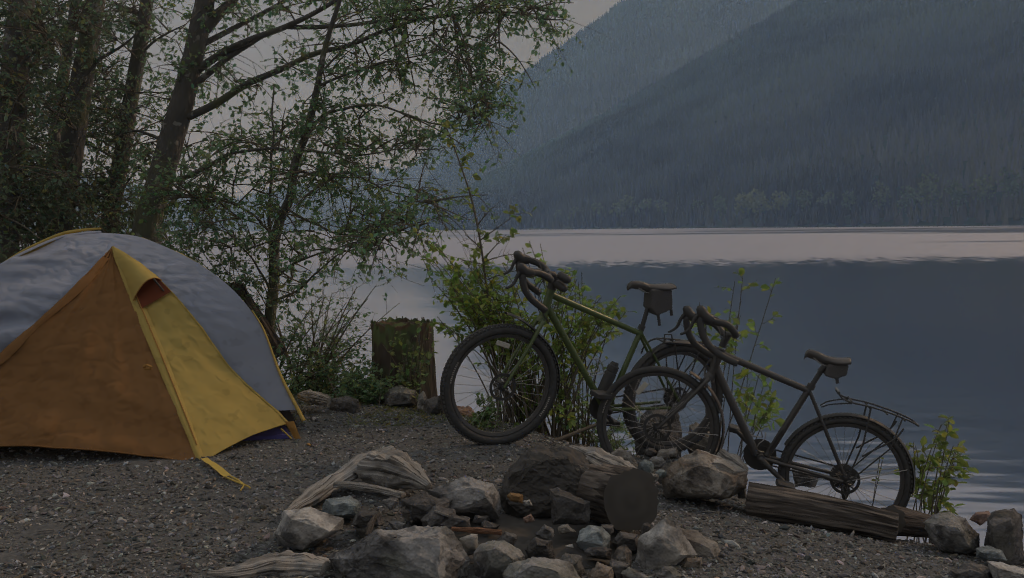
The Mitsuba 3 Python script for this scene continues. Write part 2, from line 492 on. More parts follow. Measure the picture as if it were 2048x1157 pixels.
forest('middle_mountain_forest', 'hazy conifer forest covering the middle mountain', s2, 18000, 10, 16, 6, 5, 1)
s3 = far_hill('back_mountain', 'pale blue mountain fading into the haze behind the others',
              shore_px([(560, 2100), (800, 2050), (1000, 2000), (1400, 1950)]),
              ridge_px([(660, 455), (720, 420), (760, 390), (800, 362), (840, 325), (870, 285), (905, 240), (950, 188), (1000, 166), (1060, 146), (1130, 120), (1300, 90)], 2700), 160, 40, 40, 8, 1.1)
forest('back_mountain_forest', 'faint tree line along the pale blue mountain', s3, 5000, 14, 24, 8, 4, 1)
s4 = far_hill('distant_mountain', 'faint grey blue mountain far up the lake behind the birch like trees',
              shore_px([(-900, 1750), (-200, 1700), (400, 1650), (1000, 1600)]),
              ridge_px([(-900, 250), (-300, 320), (0, 345), (200, 362), (300, 384), (380, 396), (460, 402), (540, 388), (640, 372), (720, 350), (800, 345), (900, 330)], 2300), 140, 30, 40, 9, 1.1)


# single broadleaf trees that can be told apart along the foot of the near mountain
def leaf_clumps(centre, rad, n, size, seed):
    r = np.random.default_rng(seed)
    d = unit(r.normal(size=(n, 3)))
    c = np.asarray(centre) + d * (r.uniform(.45, 1, n) ** .6)[:, None] * np.asarray(rad)
    e1, e2 = unit(r.normal(size=(n, 3))), unit(r.normal(size=(n, 3)))
    s = size * r.uniform(.6, 1.4, (n, 1))
    v = np.stack([c - e1 * s, c + e2 * s * .8, c + e1 * s, c - e2 * s * .8], 1).reshape(-1, 3)
    f = (np.array([[0, 1, 2], [0, 2, 3]])[None] + (np.arange(n) * 4)[:, None, None]).reshape(-1, 3)
    return v, f


ORD = 'first second third fourth fifth sixth seventh eighth ninth tenth eleventh twelfth thirteenth fourteenth fifteenth sixteenth seventeenth eighteenth nineteenth twentieth'.split() + ['twenty-first', 'twenty-second', 'twenty-third', 'twenty-fourth']
_u_of = np.linspace(0, 1, 400)
_sh = s1(_u_of, _u_of * 0 + .035)
for i, (px, w, h, tone) in enumerate([(1122, 14, 26, 0), (1150, 18, 30, 1), (1200, 20, 36, 0), (1245, 26, 48, 1), (1290, 22, 42, 0), (1330, 20, 36, 1), (1395, 18, 34, 0), (1440, 22, 40, 0), (1490, 26, 46, 2), (1525, 30, 52, 2), (1560, 24, 46, 2), (1610, 22, 50, 0),
                                      (1650, 24, 42, 1), (1700, 22, 44, 0), (1760, 20, 60, 1), (1820, 26, 50, 0), (1860, 30, 74, 1), (1915, 26, 60, 0), (1965, 28, 66, 1), (2020, 30, 80, 0)]):
    q = _sh[np.argmin(np.abs(_sh[:, 0] / _sh[:, 1] - (px - 1024) / FPX))]
    m = q[1] / FPX
    W, H = w * m, h * m
    t = thing('far_tree', ('pale green', 'light green rounded', 'yellowish green')[tone] + f' broadleaf tree on the far shore, {ORD[i]} from the left', 'tree', 'broadleaf trees along the far shore')
    r_ = np.random.default_rng(50 + i)
    part(t, 'trunk', rod(q + [0, 0, -.5], q + [0, 0, H * .55], H * .02, 6, H * .012), 'm_twig')
    ms = [leaf_clumps(q + [r_.uniform(-.4, .4) * W, r_.uniform(-.3, .3) * W, H * z], (W * .62, W * .62, H * .26), 90, W * .11, 70 + i * 7 + k) for k, z in enumerate((.3, .42, .55, .68, .82))]
    V, F = cat(ms)
    c = np.array([(.09, .12, .06), (.12, .145, .07), (.16, .175, .07)][tone])
    part(t, 'crown', (V, F), 'm_conifer', False, None, 'stuff', color=np.repeat(c * r_.uniform(.7, 1.25, (len(V) // 4, 1)), 4, 0))
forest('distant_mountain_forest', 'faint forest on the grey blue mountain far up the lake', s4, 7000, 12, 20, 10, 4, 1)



# ------------------------------------------------------------------ the tent
def wrinkle(q, nrm, amp, seed, stretch=(6, 6, 14)):
    """Creases pressed into cloth: ridged noise along the normal."""
    p = q * np.asarray(stretch)
    a = 1 - np.abs(2 * meshkit.fbm(p + seed, 3, seed) - 1)
    b = meshkit.fbm(q * 22 + seed, 3, seed + 3)
    c = 1 - np.abs(2 * meshkit.fbm(q * 11 + seed * 3, 2, seed + 5) - 1)
    return q + nrm * (amp * (a - .7) * 2.2 + amp * 1.0 * (b - .5) + amp * 1.0 * (np.maximum(c, .8) - .8) * 4)[..., None]


def cloth_patch(q, amp, seed, stretch=(6, 6, 14), edge=True):
    n, m = q.shape[:2]
    du, dv = np.gradient(q, axis=0), np.gradient(q, axis=1)
    nr = unit(np.cross(du, dv))
    w = np.ones((n, m))
    if edge:
        a, b = np.linspace(0, 1, n), np.linspace(0, 1, m)
        w = np.minimum(1, 6 * np.minimum(a, 1 - a))[:, None] * np.minimum(1, 6 * np.minimum(b, 1 - b))[None]
    q2 = wrinkle(q, nr, amp, seed, stretch)
    q = q + (q2 - q) * w[..., None]
    return q.reshape(-1, 3), grid_faces(n, m)


tB, tD, tG, tE = (np.array(p, float) for p in ((-1.2, 5.15, 0), (-3.3, 4.55, 0), (-1.80, 6.5, 0), (-3.9, 5.9, 0)))
tPEAK = (tB + tD + tG + tE) / 4
_rise = PchipInterpolator([0, .05, .13, .22, .4, .64, .85, 1], [0.02, .15, .355, .665, .93, 1.11, 1.20, 1.215])


def pole(P, t):
    t = np.asarray(t, float)
    q = P + (tPEAK - P) * t[..., None]
    q = q.copy()
    q[..., 2] = _rise(t)
    return q


def wall(P, Q, s, t, sag=0.0):
    """A point of the fly between the pole arcs that rise from P and from Q."""
    s, t = np.asarray(s, float), np.asarray(t, float)
    a, b = pole(P, t), pole(Q, t)
    q = a * (1 - s[..., None]) + b * s[..., None]
    inward = unit(tPEAK - (P + Q) / 2) * [1, 1, 0]
    return q + inward * (sag * 4 * s * (1 - s) * (1 - t) ** (1 if sag > 0 else 3))[..., None]


# where the porch is sewn to the fly: places (s, t) of the front wall, found from the line the seam takes in the photograph
_sg, _tg = np.meshgrid(np.linspace(0, 1, 160), np.linspace(.01, .8, 160), indexing='ij')
_wp = project(wall(tB, tD, _sg, _tg, .02))


def seam_line(px):
    px = smooth_line([(p[0], p[1], 0) for p in px], 40)[:, :2]
    st = []
    for p in px:
        k = np.unravel_index(np.argmin(((_wp - p) ** 2).sum(-1)), _sg.shape)
        st.append((_sg[k], _tg[k]))
    st = np.array(st)
    u = np.linspace(0, 1, len(st))
    return np.stack([np.polyval(np.polyfit(u, st[:, 0], 5), u), np.polyval(np.polyfit(u, st[:, 1], 5), u)], 1)


SEAM_R = seam_line([(228, 497), (280, 528), (330, 570), (375, 620), (410, 664), (470, 745), (530, 800), (578, 847)])
SEAM_L = seam_line([(228, 497), (180, 550), (100, 628), (50, 675), (0, 716), (-60, 768), (-140, 838), (-215, 900)])
SEAM_L[0] = SEAM_R[0]


def seam_at(S, a):
    u = np.linspace(0, 1, len(S))
    return wall(tB, tD, np.interp(a, u, S[:, 0]), np.interp(a, u, S[:, 1]), .02)


tent = thing('tent', 'grey and yellow dome tent with orange and yellow porch pitched on the gravel', 'tent')
fly = free(f'{tent}__fly')
S_, T_ = np.meshgrid(np.linspace(0, 1, 120), np.linspace(.055, 1, 110), indexing='ij')
fq = wall(tB, tD, S_, T_, .02)
nn = unit(np.cross(np.gradient(fq, axis=0), np.gradient(fq, axis=1)))
big = np.clip((S_ - .45) * 3, 0, 1) * (1 - T_) ** .3
folds = np.sin(fq[..., 2] * 26 + 9 * meshkit.fbm(fq * [2.5, 2.5, 5], 3, 4) + 5 * S_)
fq = fq + nn * (.024 * big * folds * np.minimum(1, 8 * (1 - T_)))[..., None]
cover = np.interp(S_, np.concatenate([SEAM_R[::-1, 0], SEAM_L[1:, 0]]), np.concatenate([SEAM_R[::-1, 1], SEAM_L[1:, 1]])) - .03 - T_           # where the porch hangs over it the fly lies slack
fq = fq + unit(tPEAK - (tB + tD) / 2) * [1, 1, 0] * (.07 * np.clip(cover * 9, 0, 1))[..., None]
scene[fly] = mikit.ply(cloth_patch(fq, .009, 3, (5, 5, 16)), 'm_fly_grey', True)
lab(fly, 'pale grey front of the rain fly, creased on the left')
S2, T2 = np.meshgrid(np.linspace(0, 1, 60), np.linspace(.03, 1, 70), indexing='ij')
part(tent, 'side_panel', cloth_patch(wall(tG, tB, S2, T2, -.05), .006, 8), 'm_fly_yellow', True, 'yellow side panel of the fly')
part(tent, 'side_panel', cloth_patch(wall(tD, tE, S2, T2, -.03), .006, 9), 'm_fly_yellow', True)
part(tent, 'back_panel', cloth_patch(wall(tE, tG, S2, T2), .006, 10), 'm_fly_yellow', True)
for P in (tB, tD):
    t = np.linspace(.03, .26 if P is tB else 1, 60)
    q = pole(P, t)
    out = unit(q - [tPEAK[0], tPEAK[1], .3])
    part(tent, 'pole_sleeve', tube(q + out * .006, np.linspace(.016, .004, 60) if P is tB else .009, 8, squash=.6), 'm_fly_yellow' if P is tB else 'm_fly_grey', True)
# the yellow rim of the far half of the fly, which shows over the top
t = np.linspace(.25, 1.0, 50)
q = pole(tE, t)
part(tent, 'ridge_binding', tube(q + [0, 0, .026], np.linspace(.026, .006, 50), 8), 'm_fly_yellow', True, 'yellow binding along the top of the dome')

# the porch: two cloths that meet in a ridge from the apex down to the front peg
vC, vA = seam_at(SEAM_R, np.array(0.0)) + np.array([.0, -.025, .012]), at(401, 928, 4.64)
seam_t = np.linspace(0, 1, 90)


def porch_ridge(a):
    a = np.asarray(a, float)
    q = vC + (vA - vC) * a[..., None]
    q = q.copy()
    q[..., 2] -= .045 * np.sin(np.pi * a) * (1 - a)
    return q


def porch(S, hem_up, n=110, m=110, flat=.012):
    """Ruled between the ridge and the seam on the fly, the hem curved up by hem_up."""
    a, b = np.meshgrid(np.linspace(0, 1, n), np.linspace(0, 1, m), indexing='ij')      # a down the cloth, b from ridge to seam
    seam = seam_at(S, a) + np.array([0, -flat * 1.6, .010])
    q = porch_ridge(a) * (1 - b[..., None]) + seam * b[..., None]
    q[..., 2] += hem_up * np.sin(np.pi * b) ** .9 * a ** 2.2
    return q


qr = porch(SEAM_R, .03)
qr_n = unit(np.cross(np.gradient(qr, axis=0), np.gradient(qr, axis=1)))
sl = np.sin(np.linspace(0, 1, 110)[:, None] * 14 - np.linspace(0, 1, 110)[None] * 17 + 6 * meshkit.fbm(qr * 2.2, 3, 2))
qr = qr + qr_n * (.003 * sl * np.linspace(0, 1, 110)[:, None] ** .7)[..., None]
right = part(tent, 'porch_panel', cloth_patch(qr, .0045, 22, (7, 7, 7), False), 'm_fly_yellow', True, 'bright yellow right panel of the porch')
ql = porch(SEAM_L, .05, 140, 150)
ql_n = unit(np.cross(np.gradient(ql, axis=0), np.gradient(ql, axis=1)))
a_, b_ = np.linspace(0, 1, 140)[:, None], np.linspace(0, 1, 150)[None]
sl = np.sin(b_ * 5 + a_ * 16 + 7 * meshkit.fbm(ql * [1.6, 1.6, 3.2], 3, 12)) * a_
st = np.abs(np.sin(b_ * 13 + 2.5 * meshkit.fbm(ql * 2, 3, 14))) ** 6
fan = np.abs(np.sin((b_ ** .7) * 22 + 1.6 * meshkit.fbm(ql * 2.4, 3, 15))) ** 5 * a_ ** 1.5 * (1 - b_) ** .6 * np.minimum(1, b_ * 8)
ql = ql - ql_n * (.013 * sl + .009 * st - .010 * fan)[..., None]
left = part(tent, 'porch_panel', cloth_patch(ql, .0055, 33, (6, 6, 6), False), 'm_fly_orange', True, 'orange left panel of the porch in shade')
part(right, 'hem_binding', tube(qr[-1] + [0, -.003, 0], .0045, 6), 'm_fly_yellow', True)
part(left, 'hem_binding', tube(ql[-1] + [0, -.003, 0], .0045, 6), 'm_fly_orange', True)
part(right, 'seam', tube(qr[:, -4] + [.001, -.005, .003], .003, 5), 'm_webbing_yellow', True)
# storm flap over the ridge zip, the zip itself and its toggle
fl = []
for k, a in enumerate(np.linspace(0.0, .985, 70)):
    c = porch_ridge(np.array(a))
    w = .030 + .022 * math.sin(math.pi * a)
    e = unit(seam_at(SEAM_R, np.array(max(a, .03))) - c)
    l = unit(seam_at(SEAM_L, np.array(max(a, .03))) - c)
    o = unit(np.cross(vA - vC, [.2, 1, 0])) * 0 + np.array([.006, -.012, .004])
    fl.append([c + l * .014 + o * .6, c + o * 1.5, c + e * w * .55 + o * 1.4, c + e * w + o * .9])
fl = np.array(fl)
part(left, 'storm_flap', cloth_patch(fl, .0015, 41, (4, 4, 20), False), 'm_fly_yellow', True, 'yellow storm flap along the ridge of the porch')
part(left, 'zip', tube([p[2] + np.array([.002, -.006, .002]) for p in fl[3:66]], .0035, 6), 'm_webbing_orange', True)
tg = at(303, 733, 4.83)
part(left, 'toggle', tube([tg + [-.035, -.02, .0], tg + [-.01, -.035, .012], tg + [.012, -.03, .002], tg + [.0, -.02, -.012], tg + [-.03, -.02, -.01]], .007, 6), 'm_webbing_orange', True)
# a flap of the same cloth over the seam on the left, where the porch meets the fly
fs = []
for a in np.linspace(.05, 1, 50):
    s0 = seam_at(SEAM_L, np.array(a)) + np.array([0, -.025, .008])
    i0 = porch_ridge(np.array(a))
    e = unit(i0 - s0)
    wv = .03 + .03 * math.sin(a * 9) ** 2
    fs.append([s0 + [0, .006, .012], s0 + e * wv * .5 + [0, -.012, .0], s0 + e * wv + [0, -.006, -.004]])
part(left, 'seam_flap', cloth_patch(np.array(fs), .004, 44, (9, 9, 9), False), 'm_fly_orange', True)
# the vent hood below the apex
hood = []
for a in np.linspace(0, 1, 24):
    row = []
    top = porch_ridge(np.array(.0 + .25 * a)) + np.array([.01, -.018, 0])
    sm = seam_at(SEAM_R, np.array(.24 * a)) + np.array([0, -.025, .016])
    for b in np.linspace(0, 1, 26):
        q = top * (1 - b) + sm * b
        q = q + np.array([.030, -.075, .062]) * (a ** 1.5 * math.sin(math.pi * b) ** .8)
        row.append(q)
    hood.append(row)
vent = part(tent, 'vent_hood', cloth_patch(np.array(hood), .003, 51, (8, 8, 8), False), 'm_fly_yellow', True, 'yellow hood propped over the vent')
part(vent, 'binding', tube(np.array(hood[-1]), .0035, 6), 'm_webbing_orange', True)
lip = []
for a in np.linspace(.18, .30, 8):
    row = []
    top = porch_ridge(np.array(a)) + np.array([.012, -.012, 0])
    sm = seam_at(SEAM_R, np.array(a)) + np.array([0, -.028, .012])
    for b in np.linspace(.08, .98, 14):
        row.append(top * (1 - b) + sm * b + np.array([.004, -.010, .004]))
    lip.append(row)
part(vent, 'opening', cloth_patch(np.array(lip), .003, 52, (9, 9, 9), False), 'm_fly_red', True, 'dark red mesh in the open vent')
pm = np.array(hood[-1][18])
part(vent, 'strut', rod(pm + [0, 0, -.004], np.array(lip[-2][11]), .006, 6), 'm_black', True)
# inside, ground sheet, corner strap, guy line
inq = wall(tB, tD, S2 * .96 + .02, T2 * .8, .02) + np.array([-.03, .10, -.015])
part(tent, 'inner_tent', (inq.reshape(-1, 3), grid_faces(*inq.shape[:2])), 'm_inner_dark', True, 'dark wall of the inner tent under the porch')
gs = hull([tuple(p[:2]) + (z,) for p in ((-1.30, 5.08), (-1.62, 5.02), (-3.1, 5.1), (-3.4, 5.8), (-1.75, 6.3)) for z in (.012, .035)])
part(tent, 'ground_sheet', gs, 'm_sheet_blue', False, 'blue edge of the ground sheet')
fb, ft = at(601, 889, 5.10), at(580, 842, 5.08)
st_ = []
for a in np.linspace(0, 1, 12):
    c = ft + (fb - ft) * a
    st_.append([c + [-.028 * (1 - .5 * a), -.012, 0], c + [.0, -.022 - .008 * math.sin(a * 7), 0], c + [.024 * (1 - .3 * a), -.008, 0]])
part(tent, 'corner_strap', cloth_patch(np.array(st_), .002, 61, (9, 9, 9), False), 'm_webbing_orange', True)
part(tent, 'corner_cord', tube([at(562, 858, 5.02), at(585, 880, 5.06), at(590, 885, 5.06)], .005, 6), 'm_webbing_yellow', True)
e0 = on_ground(614, 893)
part(tent, 'corner_loop', tube([fb, fb + [.03, -.02, .002], e0 + [.01, 0, .012], e0 + [.03, -.02, .008], fb + [.05, -.04, .0], fb + [.01, -.02, -.004]], .006, 6), 'm_webbing_orange', True)
g1 = on_ground(488, 978) + [0, 0, .02]
gA = vA + np.array([.02, -.02, .0])
mid = on_ground(455, 962) + [0, 0, .022]
guy = thing('guy_line', 'yellow guy line with buckle running from the porch peg across the gravel', 'tent guy line')
rb = np.array([[gA + (mid - gA) * a + s * np.array([.013, .015, 0]) for s in (-1, 1)] for a in np.linspace(.06, 1, 12)])
rb[..., 2] = np.maximum(rb[..., 2], ground_z(rb[..., 0], rb[..., 1]) + .022)
part(guy, 'webbing', (np.vstack([rb.reshape(-1, 3)]), grid_faces(12, 2)), 'm_webbing_yellow', True)
part(guy, 'cord', tube([mid + [.008, .008, 0], (mid + g1) / 2 + [.012, .004, .0], g1], .0045, 6), 'm_webbing_yellow', True)
part(guy, 'cord', tube([mid - [.008, .008, 0], (mid + g1) / 2 - [.0, .012, .0], g1], .0045, 6), 'm_webbing_yellow', True)
part(guy, 'loose_end', tube([g1, g1 + [.004, -.03, -.004], g1 + [.0, -.055, -.012]], .004, 6), 'm_webbing_yellow', True)
part(guy, 'loose_end', tube([g1, g1 + [.025, -.012, -.006], g1 + [.035, -.02, -.012]], .004, 6), 'm_webbing_yellow', True)
bk = trimesh.creation.box((.05, .03, .012))
bk.apply_translation(gA + (mid - gA) * .06)
part(guy, 'buckle', bk, 'm_black')
part(tent, 'peg', rod(vA + [.005, .0, .03], vA + [-.01, .03, -.12], .006, 6), 'm_steel', True)


# ------------------------------------------------------------------ the bicycles
class Bike:
    """A bicycle's own plane: pixels of the photograph taken on the plane through both hubs, leaning a little; off is metres out of that plane towards the camera."""

    def __init__(s, front, yf, rear, yr, lean):
        s.F, s.R = at(*front, yf), at(*rear, yr)
        s.x = unit((s.R - s.F) * [1, 1, 0])
        n0 = unit(np.cross(s.x, [0, 0, 1]))                 # towards the camera
        a = math.radians(lean)
        s.up = unit(np.array([0, 0, 1]) * math.cos(a) + n0 * math.sin(a))
        # keep the plane through both hubs
        d = unit(s.R - s.F)
        s.n = unit(np.cross(d, s.up))
        s.up = unit(np.cross(s.n, d))
        s.d = d

    def P(s, px, py, off=0.0):
        r = ray(px, py)
        t = np.dot(s.F - CAM, s.n) / np.dot(r, s.n)
        return CAM + r * t + s.n * off

    def L(s, pts, off=0.0):
        off = np.broadcast_to(off, (len(pts),))
        return np.array([s.P(p[0], p[1], o) for p, o in zip(pts, off)])


def ring(c, e1, e2, n, R, prof, seg=72):
    """A closed ring about c: prof is the section, (radial, axial) pairs."""
    a = np.arange(seg) * 2 * np.pi / seg
    rad = np.cos(a)[:, None] * e1 + np.sin(a)[:, None] * e2
    v = np.array([c + rad * (R + p[0]) + n * p[1] for p in prof])       # m, seg, 3
    m = len(prof)
    i, j = np.meshgrid(np.arange(m), np.arange(seg), indexing='ij')
    q = np.stack([i * seg + j, i * seg + (j + 1) % seg, ((i + 1) % m) * seg + (j + 1) % seg, ((i + 1) % m) * seg + j], -1).reshape(-1, 4)
    return v.reshape(-1, 3), np.vstack([q[:, [0, 1, 2]], q[:, [0, 2, 3]]])


def disc(c, n, r, w, e1, e2, seg=28):
    return ring(c, e1, e2, n, 0, [(r * .25, -w / 2), (r, -w / 2), (r, w / 2), (r * .25, w / 2)], seg)


def wheel(root, b, c, R, tyre_r, name, seed, knobs=True, lettering=False):
    e1, e2, n = b.d, b.up, b.n
    w = free(f'{root}__{name}')
    labels[w] = {}
    a = np.arange(14) * 2 * np.pi / 14
    parts = [ring(c, e1, e2, n, R - tyre_r, [(tyre_r * math.cos(x) * (1.0 if math.cos(x) > 0 else .75), tyre_r * math.sin(x)) for x in a], 96)]
    if knobs:
        N = 84
        for side in (-1, 0, 1):
            for k in range(N):
                th = (k + .5 * (side != 0)) * 2 * np.pi / N
                rd = math.cos(th) * e1 + math.sin(th) * e2
                tn = -math.sin(th) * e1 + math.cos(th) * e2
                lift = {0: tyre_r * 1.0, 1: tyre_r * .86, -1: tyre_r * .86}[side]
                cc = c + rd * (R - tyre_r + lift) + n * side * tyre_r * .55
                h, l, wd = .0045, .0075, .009
                B = np.array([[x, y, z] for x in (-1, 1) for y in (-1, 1) for z in (-1, 1)], float)
                v = cc + B[:, :1] * tn * l + B[:, 1:2] * rd * h + B[:, 2:] * n * wd
                parts.append((v, np.array([[0, 1, 3], [0, 3, 2], [4, 6, 7], [4, 7, 5], [0, 4, 5], [0, 5, 1], [2, 3, 7], [2, 7, 6], [0, 2, 6], [0, 6, 4], [1, 5, 7], [1, 7, 3]])))
    del labels[w]
    w = part(root, name, cat(parts[:1] if not knobs else parts), 'm_rubber', 40)
    rr = R - 2 * tyre_r + .006
    part(w, 'rim', ring(c, e1, e2, n, rr, [(0, -.013), (-.004, -.013), (-.020, -.006), (-.020, .006), (-.004, .013), (0, .013)], 96), 'm_rim', 30)
    sp = []
    for k in range(32):
        th = k * 2 * np.pi / 32 + .05
        al = th + (.55 if k % 4 < 2 else -.55)
        sd = 1 if k % 2 else -1
        A = c + (math.cos(al) * e1 + math.sin(al) * e2) * .027 + n * sd * .028
        B = c + (math.cos(th) * e1 + math.sin(th) * e2) * (rr - .018)
        sp.append(rod(A, B, .0014, 4))
    part(w, 'spokes', cat(sp), 'm_steel', True, None, 'stuff')
    part(w, 'hub', cat([tube(np.array([c - n * .05, c - n * .031, c - n * .028, c + n * .028, c + n * .031, c + n * .05]), [.012, .012, .026, .026, .012, .012], 14)]), 'm_black', 30)
    dc = c + n * .034
    arms = [rod(dc + (math.cos(x) * e1 + math.sin(x) * e2) * .02, dc + (math.cos(x + .5) * e1 + math.sin(x + .5) * e2) * .066, .004, 5) for x in np.arange(6) * math.pi / 3]
    part(w, 'brake_disc', cat([ring(dc, e1, e2, n, 0, [(.064, -.0015), (.08, -.0015), (.08, .0015), (.064, .0015)], 36)] + arms), 'm_black', 30)
    if lettering:
        for a0 in (2.75, 5.75):
            q = np.array([c + (math.cos(x) * e1 + math.sin(x) * e2) * (R - tyre_r * 1.25) + n * (tyre_r * .98) for x in np.linspace(a0, a0 + .42, 12)])
            q2 = np.array([c + (math.cos(x) * e1 + math.sin(x) * e2) * (R - tyre_r * 1.6) + n * (tyre_r * .90) for x in np.linspace(a0, a0 + .42, 12)])
            vs, fs = [], []
            for k in range(0, 11):
                m0 = .3 if k % 3 == 1 else 0
                vs += [q[k] + (q2[k] - q[k]) * m0, q[k] * .45 + q[k + 1] * .55, q2[k] * .45 + q2[k + 1] * .55, q2[k]]
                fs += [[4 * k, 4 * k + 1, 4 * k + 2], [4 * k, 4 * k + 2, 4 * k + 3]]
            part(w, 'sidewall_print', (np.array(vs), np.array(fs)), 'm_print')
    return w


def fender(root, b, c, R, th0, th1, width, bsdf, lift=None, label=None):
    """A mudguard: a curved strip round the wheel from angle th0 to th1."""
    q = []
    th = np.linspace(th0, th1, 46)
    for k, x in enumerate(th):
        rd = math.cos(x) * b.d + math.sin(x) * b.up
        l = 0 if lift is None else lift(k / 45)
        q.append([c + rd * (R + l - .012 * abs(s) ** 2) + b.n * (s * width / 2) for s in (-1, -.6, 0, .6, 1)])
    q = np.array(q)
    o = q + (q - c) * .008
    v = np.vstack([q.reshape(-1, 3), o.reshape(-1, 3)])
    f = grid_faces(46, 5)
    f = np.vstack([f, f[:, ::-1] + 46 * 5])
    return part(root, 'mudguard', (v, f), bsdf, True, label)


def saddle(root, b, side, half, thick, label):
    """side: pixels of the top line from nose to tail; half: half widths in metres; thick: metres."""
    q = smooth_line(b.L(side), 26)
    u = np.linspace(0, 1, 26)
    hw = np.interp(u, np.linspace(0, 1, len(half)), half)
    tk = np.interp(u, np.linspace(0, 1, len(thick)), thick)
    rows = []
    for k in range(26):
        row = []
        for a in np.linspace(0, np.pi, 9):
            row.append(q[k] + b.n * hw[k] * math.cos(a) + b.up * (tk[k] * .45 * (math.sin(a) - 1) - .10 * hw[k] * math.cos(a) ** 2))
        for a in np.linspace(np.pi, 2 * np.pi, 7)[1:-1]:
            row.append(q[k] + b.n * hw[k] * .92 * math.cos(a) + b.up * (-tk[k] * .45 + tk[k] * .55 * math.sin(a) - .10 * hw[k] * math.cos(a) ** 2))
        rows.append(row)
    rows = np.array(rows)
    m = rows.shape[1]
    i, j = np.meshgrid(np.arange(25), np.arange(m), indexing='ij')
    f4 = np.stack([i * m + j, (i + 1) * m + j, (i + 1) * m + (j + 1) % m, i * m + (j + 1) % m], -1).reshape(-1, 4)
    f = np.vstack([f4[:, [0, 1, 2]], f4[:, [0, 2, 3]]])
    v = rows.reshape(-1, 3)
    c0, c1 = len(v), len(v) + 1
    v = np.vstack([v, rows[0].mean(0), rows[-1].mean(0)])
    k = np.arange(m)
    f = np.vstack([f, np.stack([k * 0 + c0, k, (k + 1) % m], 1), np.stack([k * 0 + c1, 25 * m + (k + 1) % m, 25 * m + k], 1)])
    s = part(root, 'saddle', (v, f), 'm_leather', True, label)
    for sd in (-1, 1):
        part(s, 'rail', tube([q[4] - b.up * .03 + b.n * sd * .012, q[10] - b.up * .055 + b.n * sd * .02, q[17] - b.up * .055 + b.n * sd * .022, q[23] - b.up * .03 + b.n * sd * .035], .0035, 6), 'm_steel', True)
    return s


def drops(root, b, clamp, tops, curve, lever, axis, reach=.21):
    """A drop handlebar with hoods and brake levers on both sides; pixels are those of its middle."""
    ax, plane_n = unit(axis), b.n
    b = type('Turned', (), dict(P=lambda px, py, off=0.0: Bike.P(bk0, px, py) + ax * off, L=lambda pts, off=0.0: np.array([Bike.P(bk0, p[0], p[1]) + ax * o for p, o in zip(pts, np.broadcast_to(off, (len(pts),)))]), up=b.up, x=b.x)) if (bk0 := b) else b
    for sd in (1, -1):
        pts = [b.P(*clamp, sd * .0)] + [b.P(*clamp, sd * .06)] + [b.P(*clamp, sd * reach * .72)]
        off = np.linspace(.85, 1, len(tops)) * sd * reach
        pts += list(b.L(tops, off))
        pts += list(b.L(curve, np.linspace(1, 1.12, len(curve)) * sd * reach))
        h = part(root, 'handlebar', tube(smooth_line(pts, 44), np.where(np.arange(44) < 8, .016, .0195), 10), 'm_black', True)
        hd = b.P(*tops[-1], sd * reach)
        t2 = b.P(*tops[-2], sd * reach)
        dirf = unit(hd - t2)
        hood_ = tube(smooth_line([t2 + dirf * .01, hd, hd + dirf * .035 + b.up * .018, hd + dirf * .048 + b.up * .04], 12), [.023, .026, .028, .028, .028, .028, .028, .028, .027, .026, .023, .015], 10)
        part(h, 'hood', hood_, 'm_black', True)
        lv = [hd + dirf * .035 + b.up * .012] + list(b.L(lever, sd * reach))
        part(h, 'brake_lever', tube(smooth_line(lv, 14), np.linspace(.012, .0065, 14), 8), 'm_black', True)
        cb = smooth_line([hd + dirf * .02 + b.up * .01, b.P(*clamp, sd * reach * .5) + b.up * .05 - b.x * .06, b.P(*clamp, sd * .03) - b.up * .05 - b.x * .02], 18)
        part(h, 'cable', tube(cb, .003, 5), 'm_black', True)


def tubeset(root, b, items):
    fr = free(f'{root}__frame')
    first = None
    for nm, a, c, r, off, m in items:
        A, C = (b.P(*a, off), b.P(*c, off)) if not isinstance(off, tuple) else (b.P(*a, off[0]), b.P(*c, off[1]))
        g = rod(A, C, r[0], 14, r[1], 6)
        if first is None:
            first = part(root, 'frame', g, m, 40)
        else:
            part(first, nm, g, m, 40)
    return first


def chainset(root, b, bb, ang, R, nm=True):
    """Cranks, pedals and chainring about the bottom bracket."""
    c = b.P(*bb)
    part(root, 'bottom_bracket', rod(c - b.n * .04, c + b.n * .04, .022, 16), 'm_black', 40)
    part(root, 'chainring', disc(c - b.n * .045, b.n, R, .004, b.d, b.up, 40), 'm_black', 30)
    for sd, a in ((1, ang), (-1, ang + math.pi)):
        dr_ = math.cos(a) * b.d + math.sin(a) * b.up
        A, B = c + b.n * sd * .06, c + b.n * sd * .075 + dr_ * .17
        k = part(root, 'crank', hull(balls([A, B], [.017, .012], 1)), 'm_black', 50)
        pc = B + b.n * sd * .055
        pts = [pc + b.d * x * .042 + b.n * y * .045 + b.up * z * .009 for x in (-1, 1) for y in (-1, 1) for z in (-1, 1)]
        part(k, 'pedal', hull(balls(pts, .006, 1)), 'm_black', 50)


def bag(name, b, px, half, label, strap):
    pts = []
    for p in px:
        for sd in (-1, 1):
            pts.append(b.P(p[0], p[1], sd * half))
    m = hull(balls(pts, .012, 2)).subdivide_to_size(.02)
    v = np.array(m.vertices)
    v += mesh_normals(v, np.array(m.faces)) * (.008 * (meshkit.fbm(v * 18, 3, 3) - .5))[:, None]
    k = thing(name, label, 'saddle bag')
    part(k, 'pouch', (v, np.array(m.faces)), 'm_bag', True)
    for s in strap:
        q = b.L(s, half * .7)
        part(k, 'strap', cat([tube(q, .009, 6, squash=.35)]), 'm_bag', True)
    return k


